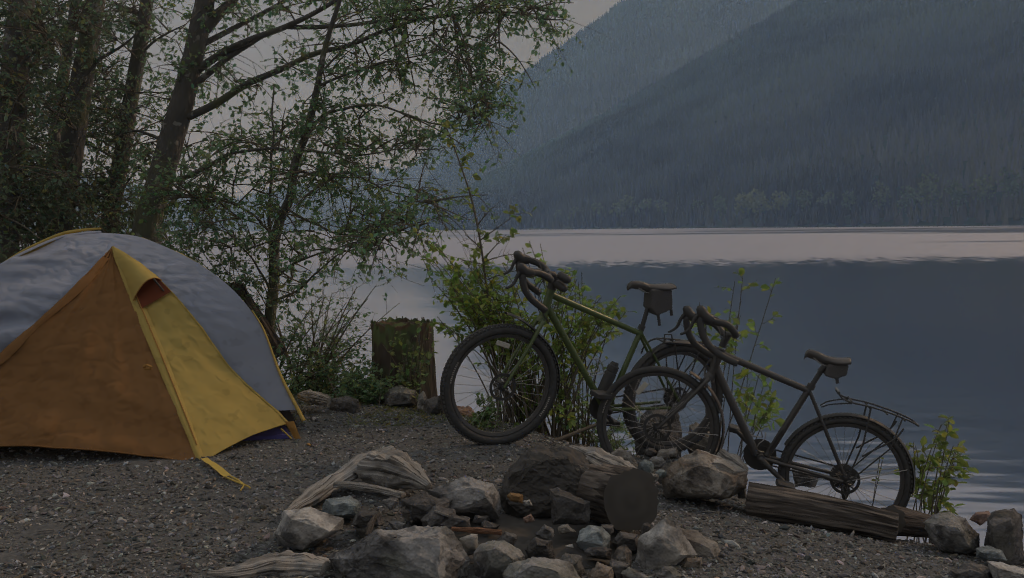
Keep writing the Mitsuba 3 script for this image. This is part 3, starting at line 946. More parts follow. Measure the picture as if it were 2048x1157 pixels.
# ---- the green bicycle
b1 = Bike((1001, 771), 4.95, (1348, 797), 5.40, 6.5)
g = thing('green_bicycle', 'green touring bicycle with drop handlebars parked among the shoreline bushes', 'bicycle')
G = 'm_green_paint'
fr = tubeset(g, b1, [
    ('down_tube', (1096, 617), (1208, 815), (.0205, .0205), 0, G),
    ('top_tube', (1100, 589), (1281, 668), (.0185, .0165), 0, G),
    ('head_tube', (1103, 578), (1086, 634), (.0235, .0235), 0, G),
    ('seat_tube', (1284, 657), (1213, 818), (.0165, .0175), 0, G),
    ('seat_stay', (1281, 668), (1347, 797), (.0085, .0075), (.02, .062), G),
    ('seat_stay', (1281, 668), (1347, 797), (.0085, .0075), (-.02, -.062), G),
    ('chain_stay', (1214, 817), (1330, 810), (.0105, .0085), (.03, .062), G),
    ('chain_stay', (1214, 817), (1330, 810), (.0105, .0085), (-.03, -.062), G)])
part(fr, 'seat_clamp', rod(b1.P(1285, 651), b1.P(1281, 660), .021, 14), 'm_black', 40)
fk = part(g, 'fork', rod(b1.P(1087, 632), b1.P(1079, 645), .022, 14, .03), G, 40)
for sd in (-1, 1):
    part(fk, 'blade', tube(smooth_line([b1.P(1082, 640, sd * .035), b1.P(1045, 700, sd * .05), b1.P(1001, 771, sd * .055)], 12), np.linspace(.016, .010, 12), 12, squash=.75), G, True)
wheel(g, b1, b1.F, .349, .029, 'wheel', 1, True, True)
wheel(g, b1, b1.R, .349, .029, 'wheel', 2, True, True)
part(g, 'seat_post', rod(b1.P(1284, 655), b1.P(1301, 598), .0137, 12), 'm_black', 40)
part(g, 'seat_post_clamp', hull(balls([b1.P(1298, 606, .012), b1.P(1306, 592, .014), b1.P(1298, 606, -.012), b1.P(1306, 592, -.014)], .012, 1)), 'm_black', 50)
saddle(g, b1, [(1258, 567), (1266, 562), (1282, 563), (1300, 568), (1322, 568.5), (1344, 567)], [.017, .021, .026, .042, .066, .062], [.045, .05, .05, .045, .038, .03], 'black saddle with a pale worn top edge')
stem = part(g, 'stem', tube(b1.L([(1104, 574), (1110, 556), (1106, 551), (1096, 550)]), [.025, .027, .026, .023], 12), 'm_black', 40)
part(stem, 'spacer', rod(b1.P(1103, 579), b1.P(1110, 553), .028, 14), 'm_black', 40)
drops(g, b1, (1097, 550), [(1085, 540), (1066, 533), (1050, 531)], [(1041, 541), (1044, 560), (1056, 580), (1070, 592), (1085, 603)], [(1030, 541), (1025, 552), (1010, 562)], (.04, -1, -.13))
for q in ((1112, 548, .07), (1118, 560, -.05), (1108, 566, .05)):
    part(g, 'bar_fitting', hull(balls([b1.P(*q), b1.P(q[0] + 7, q[1] + 6, q[2] + .03)], .024, 1)), 'm_black', 50)
for off, m in ((.03, 0), (-.02, 6)):
    part(g, 'brake_cable', tube(smooth_line(b1.L([(1100, 545), (1085, 556 + m), (1072, 580), (1078, 615), (1090, 640)], off), 20), .003, 5), 'm_black', True)
fender(g, b1, b1.F, .365, math.radians(96), math.radians(-4), .052, 'm_black', lambda t: .055 * max(0, 1 - t * 2.6) ** 1.4, 'black front mudguard kicking up at its tip')
chainset(g, b1, (1211, 818), math.radians(137), .085)
part(g, 'chain', cat([tube(b1.L([(1211, 803), (1344, 781)], -.045), .005, 5), tube(b1.L([(1213, 834), (1350, 812)], -.045), .005, 5)]), 'm_black', True)
part(g, 'sprockets', cat([disc(b1.R - b1.n * (.036 + .004 * k), b1.n, .055 - .005 * k, .002, b1.d, b1.up, 30) for k in range(7)]), 'm_black', 30)
part(g, 'derailleur', hull(balls([b1.P(1352, 812, -.07), b1.P(1360, 838, -.07), b1.P(1353, 850, -.065)], .016, 1)), 'm_black', 50)
rk = part(g, 'rack', tube(smooth_line(b1.L([(1292, 712), (1300, 694), (1322, 682), (1380, 686), (1428, 694), (1440, 704)], .055), 30), .0055, 7), 'm_black', True)
part(rk, 'rail', tube(smooth_line(b1.L([(1292, 712), (1300, 694), (1322, 682), (1380, 686), (1428, 694), (1440, 704)], -.055), 30), .0055, 7), 'm_black', True)
part(rk, 'front_loop', tube(b1.L([(1319, 682), (1320, 666), (1334, 666), (1336, 682)], [.055, .05, .05, .055]), .0045, 6), 'm_black', True)
for k, x in enumerate((1322, 1350, 1378, 1406, 1432)):
    y = 682 + (x - 1322) * .11
    part(rk, 'cross_bar', rod(b1.P(x, y, .055), b1.P(x, y, -.055), .0045, 6), 'm_black', True)
part(rk, 'deck', hull([b1.P(x, y, o) + b1.up * z for x, y in ((1330, 684), (1428, 695)) for o in (-.03, .03) for z in (-.004, .004)]), 'm_black')
for sd in (-1, 1):
    for x, y in ((1340, 684), (1392, 688), (1424, 694)):
        part(rk, 'strut', tube(b1.L([(x, y), (1349, 793)], [sd * .055, sd * .075]), .0045, 6), 'm_black', True)
fender(g, b1, b1.R, .362, math.radians(160), math.radians(10), .058, 'm_black', None, 'black rear mudguard under the rack')
cg = part(g, 'bottle_cage', tube(smooth_line(b1.L([(1170, 752), (1182, 748), (1203, 744), (1190, 715), (1186, 716)], [0, .03, .035, .035, .03]), 24), .003, 6), 'm_steel', True)
part(cg, 'loop', tube(smooth_line(b1.L([(1170, 752), (1182, 750), (1205, 746), (1195, 722), (1188, 719)], [0, -.03, -.035, -.03, -.02]), 24), .003, 6), 'm_steel', True)


def reflector(root, b, px, ang, off):
    c = b.P(*px, off)
    a = math.radians(ang)
    u, w = math.cos(a) * b.d + math.sin(a) * b.up, -math.sin(a) * b.d + math.cos(a) * b.up
    part(root, 'reflector', hull(balls([c + u * x * .038 + w * y * .010 for x in (-1, 1) for y in (-1, 1)], .005, 1)), 'm_reflector', 40, 'pale spoke reflector')


reflector(g, b1, (1004, 688), -12, .016)
bag('saddle_bag', b1, [(1299, 581), (1334, 581), (1335, 614), (1307, 625), (1296, 612)], .034, 'black bag strapped under the saddle of the green bicycle', [[(1312, 628), (1315, 650)], [(1338, 618), (1339, 630)]])
bt = thing('water_bottle', 'black bottle held on the seat tube of the green bicycle', 'bottle')
A, B = b1.P(1228, 731), b1.P(1199, 798)
part(bt, 'body', tube([A + (B - A) * x for x in (0, .02, .16, .2, .24, .98, 1)], [.026, .033, .035, .031, .036, .036, .03], 20), 'm_black', 40)
part(bt, 'cap', tube([A + (A - B) * .09, A + (A - B) * .04, A], [.022, .024, .026], 16), 'm_black', 40)

# ---- the dark bicycle
b2 = Bike((1315, 853), 5.0, (1688, 957), 4.81, 1.5)
h = thing('dark_bicycle', 'dark touring bicycle with bare rear rack standing lower at the water edge', 'bicycle')
D = 'm_dark_paint'
fr2 = tubeset(h, b2, [
    ('down_tube', (1432, 738), (1512, 908), (.0225, .0225), 0, D),
    ('top_tube', (1438, 706), (1618, 782), (.0195, .018), 0, D),
    ('head_tube', (1442, 698), (1424, 748), (.025, .025), 0, D),
    ('seat_tube', (1622, 772), (1534, 912), (.0175, .018), 0, D),
    ('seat_stay', (1620, 785), (1688, 952), (.0095, .008), (.02, .062), D),
    ('seat_stay', (1620, 785), (1688, 952), (.0095, .008), (-.02, -.062), D),
    ('chain_stay', (1524, 914), (1682, 957), (.0115, .009), (.03, .062), D),
    ('chain_stay', (1524, 914), (1682, 957), (.0115, .009), (-.03, -.062), D)])
part(fr2, 'seat_clamp', rod(b2.P(1624, 769), b2.P(1620, 778), .022, 14), 'm_black', 40)
fk2 = part(h, 'fork', rod(b2.P(1425, 746), b2.P(1417, 758), .024, 14, .034), D, 40)
for sd in (-1, 1):
    part(fk2, 'blade', tube(smooth_line([b2.P(1419, 754, sd * .035), b2.P(1372, 800, sd * .05), b2.P(1315, 853, sd * .055)], 12), np.linspace(.018, .011, 12), 12, squash=.75), D, True)
wheel(h, b2, b2.F, .349, .021, 'wheel', 3, False, True)
wheel(h, b2, b2.R, .349, .022, 'wheel', 4, True)
part(h, 'seat_post', rod(b2.P(1622, 774), b2.P(1645, 738), .0137, 12), 'm_black', 40)
part(h, 'seat_post_clamp', hull(balls([b2.P(1640, 742, .012), b2.P(1650, 732, .014), b2.P(1640, 742, -.012), b2.P(1650, 732, -.014)], .012, 1)), 'm_black', 50)
saddle(h, b2, [(1612, 704), (1618, 699), (1634, 703), (1655, 712), (1676, 716), (1701, 716)], [.017, .021, .026, .042, .066, .062], [.045, .05, .05, .045, .04, .035], 'black saddle with a pale worn top')
part(h, 'stem', tube(b2.L([(1444, 694), (1450, 680), (1456, 672), (1461, 668)]), [.021, .021, .02, .019], 12), 'm_black', 40)
drops(h, b2, (1459, 669), [(1439, 648), (1414, 642), (1398, 634)], [(1386, 640), (1389, 662), (1402, 688), (1430, 710), (1456, 722)], [(1374, 640), (1366, 656), (1348, 667)], (-.02, -1, .09))
for off, m in ((.03, 0), (-.03, 3)):
    part(h, 'brake_cable', tube(smooth_line(b2.L([(1412, 650), (1412, 665), (1420, 690 + m), (1432, 712), (1428, 735)], off), 20), .003, 5), 'm_black', True)
fender(h, b2, b2.F, .372, math.radians(75), math.radians(-28), .048, 'm_black', None, 'black front mudguard')
part(h, 'mudguard_stay', tube(b2.L([(1436, 868), (1315, 855)], [.03, .06]), .003, 5), 'm_steel', True)
fender(h, b2, b2.R, .366, math.radians(165), math.radians(2), .044, 'm_black', None, 'black rear mudguard with a bright upper edge')
for sd in (-1, 1):
    part(h, 'mudguard_stay', tube(b2.L([(1812, 937), (1690, 957)], [sd * .03, sd * .06]), .003, 5), 'm_steel', True)
chainset(h, b2, (1521, 914), math.radians(-30), .09)
part(h, 'chain', cat([tube(b2.L([(1521, 896), (1684, 940)], -.045), .005, 5), tube(b2.L([(1523, 931), (1690, 972)], -.045), .005, 5)]), 'm_black', True)
part(h, 'sprockets', cat([disc(b2.R - b2.n * (.036 + .004 * k), b2.n, .072 - .006 * k, .002, b2.d, b2.up, 30) for k in range(7)]), 'm_black', 30)
part(h, 'derailleur', hull(balls([b2.P(1692, 972, -.07), b2.P(1700, 990, -.07), b2.P(1693, 1002, -.065)], .016, 1)), 'm_black', 50)
rk2 = part(h, 'rack', tube(smooth_line(b2.L([(1675, 780), (1677, 788), (1684, 795), (1745, 812), (1815, 838), (1833, 848)], .055), 30), .0046, 7), 'm_black', True)
part(rk2, 'rail', tube(smooth_line(b2.L([(1675, 780), (1677, 788), (1684, 795), (1745, 812), (1815, 838), (1833, 848)], -.055), 30), .0046, 7), 'm_black', True)
part(rk2, 'front_loop', rod(b2.P(1675, 780, .055), b2.P(1675, 780, -.055), .0055, 7), 'm_steel', True)
for x in (1700, 1735, 1770, 1805, 1832):
    y = 799 + (x - 1700) * .365
    part(rk2, 'cross_bar', rod(b2.P(x, y, .055), b2.P(x, y, -.055), .0045, 6), 'm_black', True)
for sd in (-1, 1):
    part(rk2, 'strut', tube(b2.L([(1738, 811), (1722, 880), (1690, 952)], [sd * .055, sd * .07, sd * .07]), .0052, 6), 'm_black', True)
    part(rk2, 'strut', tube(b2.L([(1800, 833), (1775, 890), (1695, 955)], [sd * .055, sd * .075, sd * .07]), .0045, 6), 'm_black', True)
    part(rk2, 'pannier_rail', tube(smooth_line(b2.L([(1718, 905), (1740, 893), (1785, 868), (1800, 850)], sd * .085), 16), .005, 6), 'm_black', True)
    part(rk2, 'front_stay', tube(smooth_line(b2.L([(1642, 813), (1660, 806), (1700, 803)], [sd * .02, sd * .04, sd * .055]), 12), .004, 6), 'm_black', True)
cg2 = part(h, 'bottle_cage', tube(smooth_line(b2.L([(1500, 872), (1524, 872), (1521, 860), (1509, 844), (1514, 835)], [0, .03, .036, .036, .03]), 26), .0035, 6), 'm_steel', True)
part(cg2, 'loop', tube(smooth_line(b2.L([(1528, 905), (1513, 893), (1516, 886), (1529, 873), (1530, 862)], [0, .03, .036, .036, .03]), 26), .0035, 6), 'm_steel', True)
part(h, 'frame_pump', rod(b2.P(1536, 898, .03), b2.P(1561, 858, .03), .009, 8), 'm_black', True)
reflector(h, b2, (1284, 776), 62, .014)
bag('saddle_bag', b2, [(1657, 731), (1690, 731), (1687, 746), (1670, 752), (1652, 746)], .032, 'black bag strapped under the saddle of the dark bicycle', [[(1672, 755), (1674, 766)]])


# ------------------------------------------------------------------ trees, bushes and small plants
def twig_tubes(lines, r0, r1, sides=3):
    """Many polylines (N, K, 3) as thin tubes in one mesh."""
    P = np.asarray(lines, float)
    N, K = P.shape[:2]
    t = unit(np.gradient(P, axis=1))
    a = unit(np.cross(t, np.where(np.abs(t[..., 2:]) < .8, [0, 0, 1.0], [1.0, 0, 0])))
    b = np.cross(t, a)
    r0, r1 = np.broadcast_to(r0, (N,)), np.broadcast_to(r1, (N,))
    rr = r0[:, None] + (r1 - r0)[:, None] * np.linspace(0, 1, K)[None]
    ang = np.arange(sides) * 2 * np.pi / sides
    v = P[:, :, None] + rr[:, :, None, None] * (np.cos(ang)[None, None, :, None] * a[:, :, None] + np.sin(ang)[None, None, :, None] * b[:, :, None])
    i, j = np.meshgrid(np.arange(K - 1), np.arange(sides), indexing='ij')
    q = np.stack([i * sides + j, i * sides + (j + 1) % sides, (i + 1) * sides + (j + 1) % sides, (i + 1) * sides + j], -1).reshape(-1, 4)
    f = np.vstack([q[:, [0, 1, 2]], q[:, [0, 2, 3]]])
    return v.reshape(-1, 3), (f[None] + (np.arange(N) * K * sides)[:, None, None]).reshape(-1, 3)


def leaf_verts(base, d, nrm, L, W):
    """Leaves as two folded halves with a pointed tip: (n, 6, 3) vertices."""
    side = unit(np.cross(d, nrm))
    nrm = np.cross(side, d)
    L, W = L[:, None], W[:, None]
    mid = base + d * L * .45
    return np.stack([base, mid + side * W * .5 + nrm * W * .12, base + d * L * .8 + side * W * .32 + nrm * W * .05, base + d * L - nrm * L * .08,
                     base + d * L * .8 - side * W * .32 + nrm * W * .05, mid - side * W * .5 + nrm * W * .12], 1)


LEAF_F = np.array([[0, 1, 2], [0, 2, 3], [0, 3, 4], [0, 4, 5]])


def leaves_on(lines, r, per, L, tone, droop=.35, start=.15, spread=1.0):
    """Leaves along the twigs (N, K, 3), per of them on each. Returns leaf vertices (n, 6, 3) and colours (n, 3)."""
    P = np.asarray(lines, float)
    N, K = P.shape[:2]
    u = r.uniform(start, 1, (N, per)) * (K - 1)
    i = np.minimum(u.astype(int), K - 2)
    w = (u - i)[..., None]
    k = np.arange(N)[:, None]
    base = (P[k, i] * (1 - w) + P[k, i + 1] * w).reshape(-1, 3)
    t = unit(P[k, i + 1] - P[k, i]).reshape(-1, 3)
    n = len(base)
    d = unit(t * r.uniform(.1, .8, (n, 1)) + r.normal(size=(n, 3)) * [spread, spread, .6 * spread] - np.array([0, 0, droop]))
    nrm = unit(r.normal(size=(n, 3)) * .55 + [0, 0, 1])
    nrm = unit(nrm - d * (nrm * d).sum(1, keepdims=True))
    LL = L * r.uniform(.55, 1.2, n)
    v = leaf_verts(base, d, nrm, LL, LL * r.uniform(.5, .68, n))
    c = np.asarray(tone)[None] * r.uniform(.65, 1.35, (n, 1)) * (1 + r.normal(size=(n, 3)) * [.10, .05, .08])
    yellow = r.uniform(size=n) < .10
    c[yellow] = c[yellow] * [1.45, 1.15, .8]
    return v, np.clip(c, .01, .6)


def leaf_mesh(v, c):
    n = len(v)
    return v.reshape(-1, 3), (LEAF_F[None] + (np.arange(n) * 6)[:, None, None]).reshape(-1, 3), np.repeat(c, 6, 0)


def sprays(r, path, n, length, up=.0, fan=1.0, K=5, droop=.0, start=.1, planar=None):
    """n twigs that leave the path sideways: (n, K, 3)."""
    path = np.asarray(path, float)
    m = len(path)
    u = r.uniform(start, 1, n) * (m - 1)
    i = np.minimum(u.astype(int), m - 2)
    w = (u - i)[:, None]
    p0 = path[i] * (1 - w) + path[i + 1] * w
    t = unit(path[i + 1] - path[i])
    q = r.normal(size=(n, 3))
    if planar is not None:
        q = q * planar
    side = unit(q - t * (q * t).sum(1, keepdims=True))
    d = unit(t * r.uniform(.3, 1.0, (n, 1)) + side * fan + [0, 0, up])
    L = length * r.uniform(.4, 1.25, n)
    s = np.linspace(0, 1, K)
    bend = r.normal(size=(n, 3)) * .22
    return p0[:, None] + d[:, None] * (L[:, None] * s)[..., None] + (bend * L[:, None])[:, None] * (s ** 2)[None, :, None] - np.array([0, 0, 1.0]) * (droop * L[:, None] * s[None] ** 2)[..., None]


def curve_to(r, a, b, n=10, sag=.12):
    a, b = np.asarray(a, float), np.asarray(b, float)
    L = np.linalg.norm(b - a)
    m = (a + b) / 2 + r.normal(size=3) * L * sag * .6 + [0, 0, L * sag]
    s = np.linspace(0, 1, n)[:, None]
    return a * (1 - s) ** 2 + 2 * m * s * (1 - s) + b * s ** 2


def bark_tube(pts, radii, n, sides, seed, rough=.06):
    c = smooth_line(pts, n)
    t0 = np.concatenate([[0], np.cumsum(np.linalg.norm(np.diff(np.asarray(pts, float), axis=0), axis=1))])
    rr = np.interp(np.linspace(0, 1, n), t0 / t0[-1], radii)
    v, f = tube(c, rr, sides)
    nr = mesh_normals(v, f)
    v = v + nr * (np.mean(radii) * rough * 3 * (meshkit.fbm(v * 9, 3, seed) - .5) + np.mean(radii) * rough * (meshkit.noise(v * [45, 45, 12], seed) - .5))[:, None]
    return v, f


def tree(name, label, trunk, tr, limbs, clusters, seed, tone, leaf=.05, trunk_mat='m_bark', spray_n=16, spray_len=.34, per=11, bare=0, ground=True, droop=.35, cat_name='tree'):
    """trunk: points with radii tr; limbs: list of (points, r0, r1, number of leafy sprays along it); clusters: list of (centre, size, sprays): a leafy branch grown to each from the nearest wood."""
    r = np.random.default_rng(seed)
    t = thing(name, label, cat_name)
    trunk = [np.asarray(p, float) for p in trunk]
    if ground:
        b = trunk[0]
        trunk = [np.array([b[0], b[1], gz(b[0], b[1]) - .15])] + [b + [0, 0, .12]] + trunk[1:]
        tr = [tr[0] * 1.35, tr[0]] + list(tr[1:])
    tk = part(t, 'trunk', bark_tube(trunk, tr, 60, 18, seed), trunk_mat, True)
    wood = [smooth_line(trunk, 60)]
    lines, lv, lc = [], [], []
    thin = []
    for pts, r0, r1, ns in limbs:
        q = smooth_line(pts, 40)
        q[1:-1] += (meshkit.fbm(q[1:-1] * 3.0, 2, seed)[:, None] - .5) * .05
        v, f = tube(q, np.linspace(r0, r1, 40), 9)
        part(t, 'limb', (v, f), trunk_mat, True)
        wood.append(q)
        if ns:
            thin.append((q, ns))
    for c, size, ns in clusters:
        c = np.asarray(c, float)
        best = None
        for q in wood:
            d = np.linalg.norm(q - c, axis=1) + .35 * np.maximum(0, q[:, 2] - c[2] + .1)
            k = int(np.argmin(d))
            if best is None or d[k] < best[0]:
                best = (d[k], q[k])
        if best[0] > .12:
            q = curve_to(r, best[1], c + r.normal(size=3) * size * .2, 12, .10)
            L = np.linalg.norm(q[-1] - q[0])
            part(t, 'limb', tube(q, np.linspace(.006 + .006 * L, .004, 12), 6), 'm_twig', True)
        else:
            q = np.array([best[1], best[1] + (c - best[1]) * .5 + .02, c])
        # a little brush of boughs in the cluster
        for k in range(3):
            e = c + r.normal(size=3) * np.array([1, .8, .7]) * size
            qq = curve_to(r, q[len(q) // 2], e, 8, .08)
            lines.append(('bough', qq))
            thin.append((qq, max(2, ns // 4)))
        thin.append((q[len(q) // 2:], max(2, ns // 4)))
    allsp = []
    for q, ns in thin:
        allsp.append(sprays(r, q, max(2, int(ns * THIN + .5)), spray_len, .08, 1.0, 5, .25))
    S = np.concatenate(allsp)
    S2 = np.concatenate([sprays(r, s, 2, spray_len * .45, .0, 1.1, 4, .25, .3) for s in S[::2]]) if len(S) else S
    tw = [twig_tubes(S, .0032, .0014), twig_tubes(S2, .002, .001)]
    tw += [tube(q, np.linspace(.007, .003, len(q)), 5, False) for _, q in lines]
    if bare:
        tw.append(twig_tubes(np.concatenate([sprays(r, q, bare, spray_len * 1.6, .0, 1.1, 6, .1) for q in wood[1:] or wood]), .0035, .0012))
    part(t, 'twigs', cat(tw), 'm_twig', True, None, 'stuff')
    v1, c1 = leaves_on(S, r, max(3, int(per * .8)), leaf, tone, droop)
    v2, c2 = leaves_on(S2, r, max(2, per // 2), leaf * .9, tone, droop)
    V, F, C = leaf_mesh(np.concatenate([v1, v2]), np.concatenate([c1, c2]))
    part(t, 'crown', (V, F), 'm_leaf', False, None, 'stuff', color=C)
    return t


def A(pts, Y):
    Y = np.broadcast_to(np.asarray(Y, float), (len(pts),))
    return [at(p[0], p[1], y) for p, y in zip(pts, Y)]


def cl(r, boxes):
    """Leaf clusters spread through boxes: (x0, y0, x1, y1, near, far, how many, size, sprays)."""
    out = []
    for x0, y0, x1, y1, Ya, Yb, n, size, ns in boxes:
        for k in range(n):
            out.append((at(r.uniform(x0, x1), r.uniform(y0, y1), r.uniform(Ya, Yb)), size, ns))
    return out


DARK, MID, LIGHT, FRESH = (.20, .30, .20), (.225, .35, .215), (.24, .35, .17), (.30, .42, .14)
THIN = .26     # how leafy the trees are, early in the season
rt = np.random.default_rng(77)
# the big leaning tree behind the tent
tree('leaning_tree', 'thick leaning tree trunk with pale lichen patches and long limbs reaching right over the lake',
     A([(292, 640), (296, 450), (318, 370), (340, 290), (362, 215), (378, 150), (396, 70), (412, -10), (425, -120), (440, -260)], 8.0), [.14, .125, .115, .108, .10, .093, .088, .08, .065, .045],
     [(A([(396, 140), (450, 104), (500, 80), (574, 52), (664, 6), (740, -50)], [8, 7.9, 7.8, 7.7, 7.6, 7.5]), .036, .012, 26),
      (A([(386, 172), (420, 145), (456, 116), (500, 88), (522, 74)], [8, 7.95, 7.9, 7.85, 7.8]), .030, .02, 6),
      (A([(372, 236), (436, 205), (498, 166), (556, 141), (635, 106), (701, 89), (773, 60), (830, 42), (905, 30)], [8, 7.9, 7.8, 7.7, 7.6, 7.5, 7.4, 7.3, 7.2]), .036, .009, 46),
      (A([(400, 92), (450, 66), (498, 41), (573, 0), (640, -50)], [8, 8.1, 8.2, 8.3, 8.4]), .028, .010, 18),
      (A([(410, 60), (436, 30), (461, 6), (500, -60), (560, -150)], [8, 8, 8.1, 8.2, 8.3]), .05, .02, 10),
      (A([(574, 54), (630, 53), (701, 50), (794, 41), (860, 37), (930, 30), (989, 26), (1040, 28), (1080, 38), (1128, 40)], [7.7, 7.7, 7.6, 7.5, 7.4, 7.3, 7.2, 7.1, 7.0, 7.0]), .020, .005, 70),
      (A([(352, 362), (380, 352), (415, 333), (469, 307), (540, 300), (600, 312)], [8, 7.9, 7.7, 7.5, 7.4, 7.3]), .024, .006, 30),
      (A([(345, 300), (310, 270), (270, 262), (225, 275)], [8, 8.2, 8.4, 8.6]), .02, .006, 18),
      (A([(330, 385), (370, 392), (430, 402), (480, 432), (545, 455)], [8, 7.8, 7.5, 7.3, 7.1]), .014, .004, 26),
      (A([(300, 465), (318, 430), (350, 395), (362, 330)], [7.9, 8.1, 8.3, 8.4]), .022, .007, 14)],
     cl(rt, [(800, 0, 1000, 40, 7.0, 7.6, 13, .22, 20), (960, 5, 1100, 45, 6.9, 7.3, 7, .14, 14), (600, -40, 820, 40, 7.2, 8, 9, .25, 14), (420, -40, 600, 50, 7.6, 8.6, 9, .25, 14), (430, 130, 640, 330, 7.2, 8.2, 14, .2, 10),
              (300, 20, 400, 330, 7.8, 8.8, 12, .22, 14), (880, 60, 1010, 200, 6.9, 7.4, 7, .16, 12), (700, 90, 880, 190, 7.1, 7.6, 7, .18, 9), (350, 330, 500, 440, 7.2, 8, 9, .2, 14), (330, 400, 420, 470, 7.0, 7.6, 6, .14, 14)]),
     101, MID, .050, spray_n=16, spray_len=.30, per=9, bare=5)
# the slender tree at the shore
tree('slender_tree', 'slender dark tree by the water with fine twigs spreading over the stump',
     A([(540, 690), (548, 560), (549, 490), (560, 440), (581, 394), (589, 332), (614, 265), (635, 174), (647, 108), (680, 0), (705, -90)], [7.4, 7.4, 7.4, 7.4, 7.4, 7.4, 7.35, 7.3, 7.3, 7.2, 7.2]), [.048, .045, .043, .04, .037, .034, .03, .026, .022, .016, .01],
     [(A([(545, 500), (540, 456), (541, 380), (542, 290), (548, 174)], 7.5), .018, .006, 34),
      (A([(635, 174), (690, 150), (760, 128), (830, 112), (880, 98)], [7.3, 7.2, 7.1, 7, 6.9]), .012, .004, 26),
      (A([(612, 270), (660, 225), (730, 212), (800, 225), (870, 248), (940, 252), (985, 225)], [7.35, 7.2, 7, 6.9, 6.8, 6.7, 6.7]), .012, .004, 46),
      (A([(640, 150), (700, 90), (770, 40), (830, 20)], [7.3, 7.3, 7.3, 7.3]), .01, .004, 24),
      (A([(860, 75), (900, 110), (945, 140), (968, 180), (975, 215)], [6.9, 6.8, 6.8, 6.7, 6.7]), .008, .003, 26),
      (A([(600, 300), (650, 305), (720, 310), (800, 300), (880, 300)], [7.35, 7.2, 7, 6.8, 6.7]), .010, .003, 40),
      (A([(588, 340), (640, 350), (700, 342), (770, 380), (850, 400)], [7.4, 7.2, 7, 6.9, 6.8]), .010, .003, 40),
      (A([(575, 410), (620, 440), (690, 470), (770, 470), (850, 440), (900, 430)], [7.4, 7.2, 7, 6.8, 6.6, 6.5]), .011, .003, 44),
      (A([(550, 560), (600, 520), (660, 500), (740, 480), (800, 500)], [7.4, 7.2, 7, 6.8, 6.7]), .011, .003, 30),
      (A([(548, 600), (590, 585), (640, 540), (700, 500), (760, 500)], [7.4, 7.2, 6.9, 6.8, 6.7]), .012, .003, 24),
      (A([(552, 470), (500, 430), (450, 400), (410, 395)], [7.4, 7.5, 7.6, 7.7]), .012, .003, 26),
      (A([(548, 590), (510, 530), (470, 480), (440, 440)], [7.4, 7.2, 7.1, 7.0]), .012, .003, 24)],
     cl(rt, [(640, 260, 860, 400, 6.7, 7.3, 12, .2, 13), (560, 340, 720, 470, 7.0, 7.5, 10, .18, 14), (700, 380, 900, 500, 6.4, 7, 16, .17, 15), (440, 260, 600, 420, 7.2, 7.8, 9, .2, 12), (440, 420, 560, 560, 6.9, 7.4, 5, .15, 11),
              (560, 470, 700, 600, 6.8, 7.3, 5, .16, 9), (700, 240, 830, 300, 6.9, 7.3, 5, .16, 10), (880, 170, 1000, 250, 6.6, 6.9, 7, .13, 12), (640, 60, 760, 240, 7.1, 7.5, 8, .2, 8), (900, 80, 1000, 170, 6.7, 7, 4, .12, 9)]),
     102, MID, .050, spray_len=.27, per=8, bare=9)
# the darker trunks to the left
tree('straight_tree', 'grey trunk second behind the tent from the leaning tree, bare low down',
     A([(212, 640), (220, 440), (232, 370), (246, 300), (258, 220), (270, 150), (282, 80), (294, 0), (305, -120), (312, -240)], 9.2), [.095, .088, .085, .08, .077, .073, .068, .062, .05, .035],
     [(A([(262, 215), (240, 180), (215, 160), (180, 165)], 9.3), .016, .005, 22), (A([(277, 120), (300, 90), (330, 70), (370, 50)], 9.1), .016, .005, 22), (A([(240, 330), (205, 300), (160, 285), (120, 300)], 9.4), .016, .005, 22),
      (A([(225, 420), (250, 370), (285, 330), (320, 300)], 9.0), .014, .004, 18)],
     cl(rt, [(170, -20, 300, 140, 8.6, 9.8, 18, .24, 15), (150, 140, 300, 300, 8.6, 9.8, 16, .24, 13), (150, 300, 310, 460, 8.4, 9.4, 14, .22, 14)]), 103, DARK, .050, spray_len=.30, per=9, bare=6)
tree('dark_tree', 'broad dark trunk of the tallest tree left of the grey trunk',
     A([(116, 640), (120, 450), (130, 380), (142, 310), (152, 240), (163, 170), (176, 90), (190, 0), (200, -120), (210, -260)], 8.6), [.13, .12, .115, .11, .105, .10, .095, .088, .07, .05],
     [(A([(165, 165), (200, 120), (240, 95), (280, 60)], 8.5), .022, .006, 22), (A([(150, 260), (100, 215), (60, 195), (20, 200)], 8.4), .022, .006, 26), (A([(180, 70), (130, 40), (90, 20), (50, 30)], 8.4), .02, .006, 26),
      (A([(135, 350), (95, 330), (55, 330)], 8.3), .02, .006, 20)],
     cl(rt, [(0, -30, 180, 110, 7.8, 9, 15, .26, 18), (20, 110, 160, 260, 7.6, 8.8, 10, .24, 17), (10, 260, 130, 440, 7.4, 8.4, 12, .24, 20), (160, 180, 250, 420, 8.3, 9, 10, .2, 12)]), 104, (.18, .25, .18), .052, spray_len=.32, per=9, bare=6)
tree('thin_tree', 'thinner trunk crossing close beside the broad dark trunk',
     A([(88, 640), (92, 440), (104, 340), (112, 260), (126, 160), (138, 80), (152, 0), (165, -140)], 9.6), [.075, .07, .066, .062, .058, .053, .048, .035],
     [(A([(110, 270), (80, 240), (40, 235)], 9.7), .014, .004, 18), (A([(130, 140), (100, 110), (60, 95)], 9.7), .014, .004, 18)],
     cl(rt, [(10, 20, 150, 200, 9, 10.5, 16, .26, 14), (0, 200, 130, 420, 9, 10.5, 16, .26, 15), (180, 60, 300, 300, 10, 11.5, 10, .3, 10)]), 105, (.18, .25, .18), .052, spray_len=.32, per=8, bare=5)
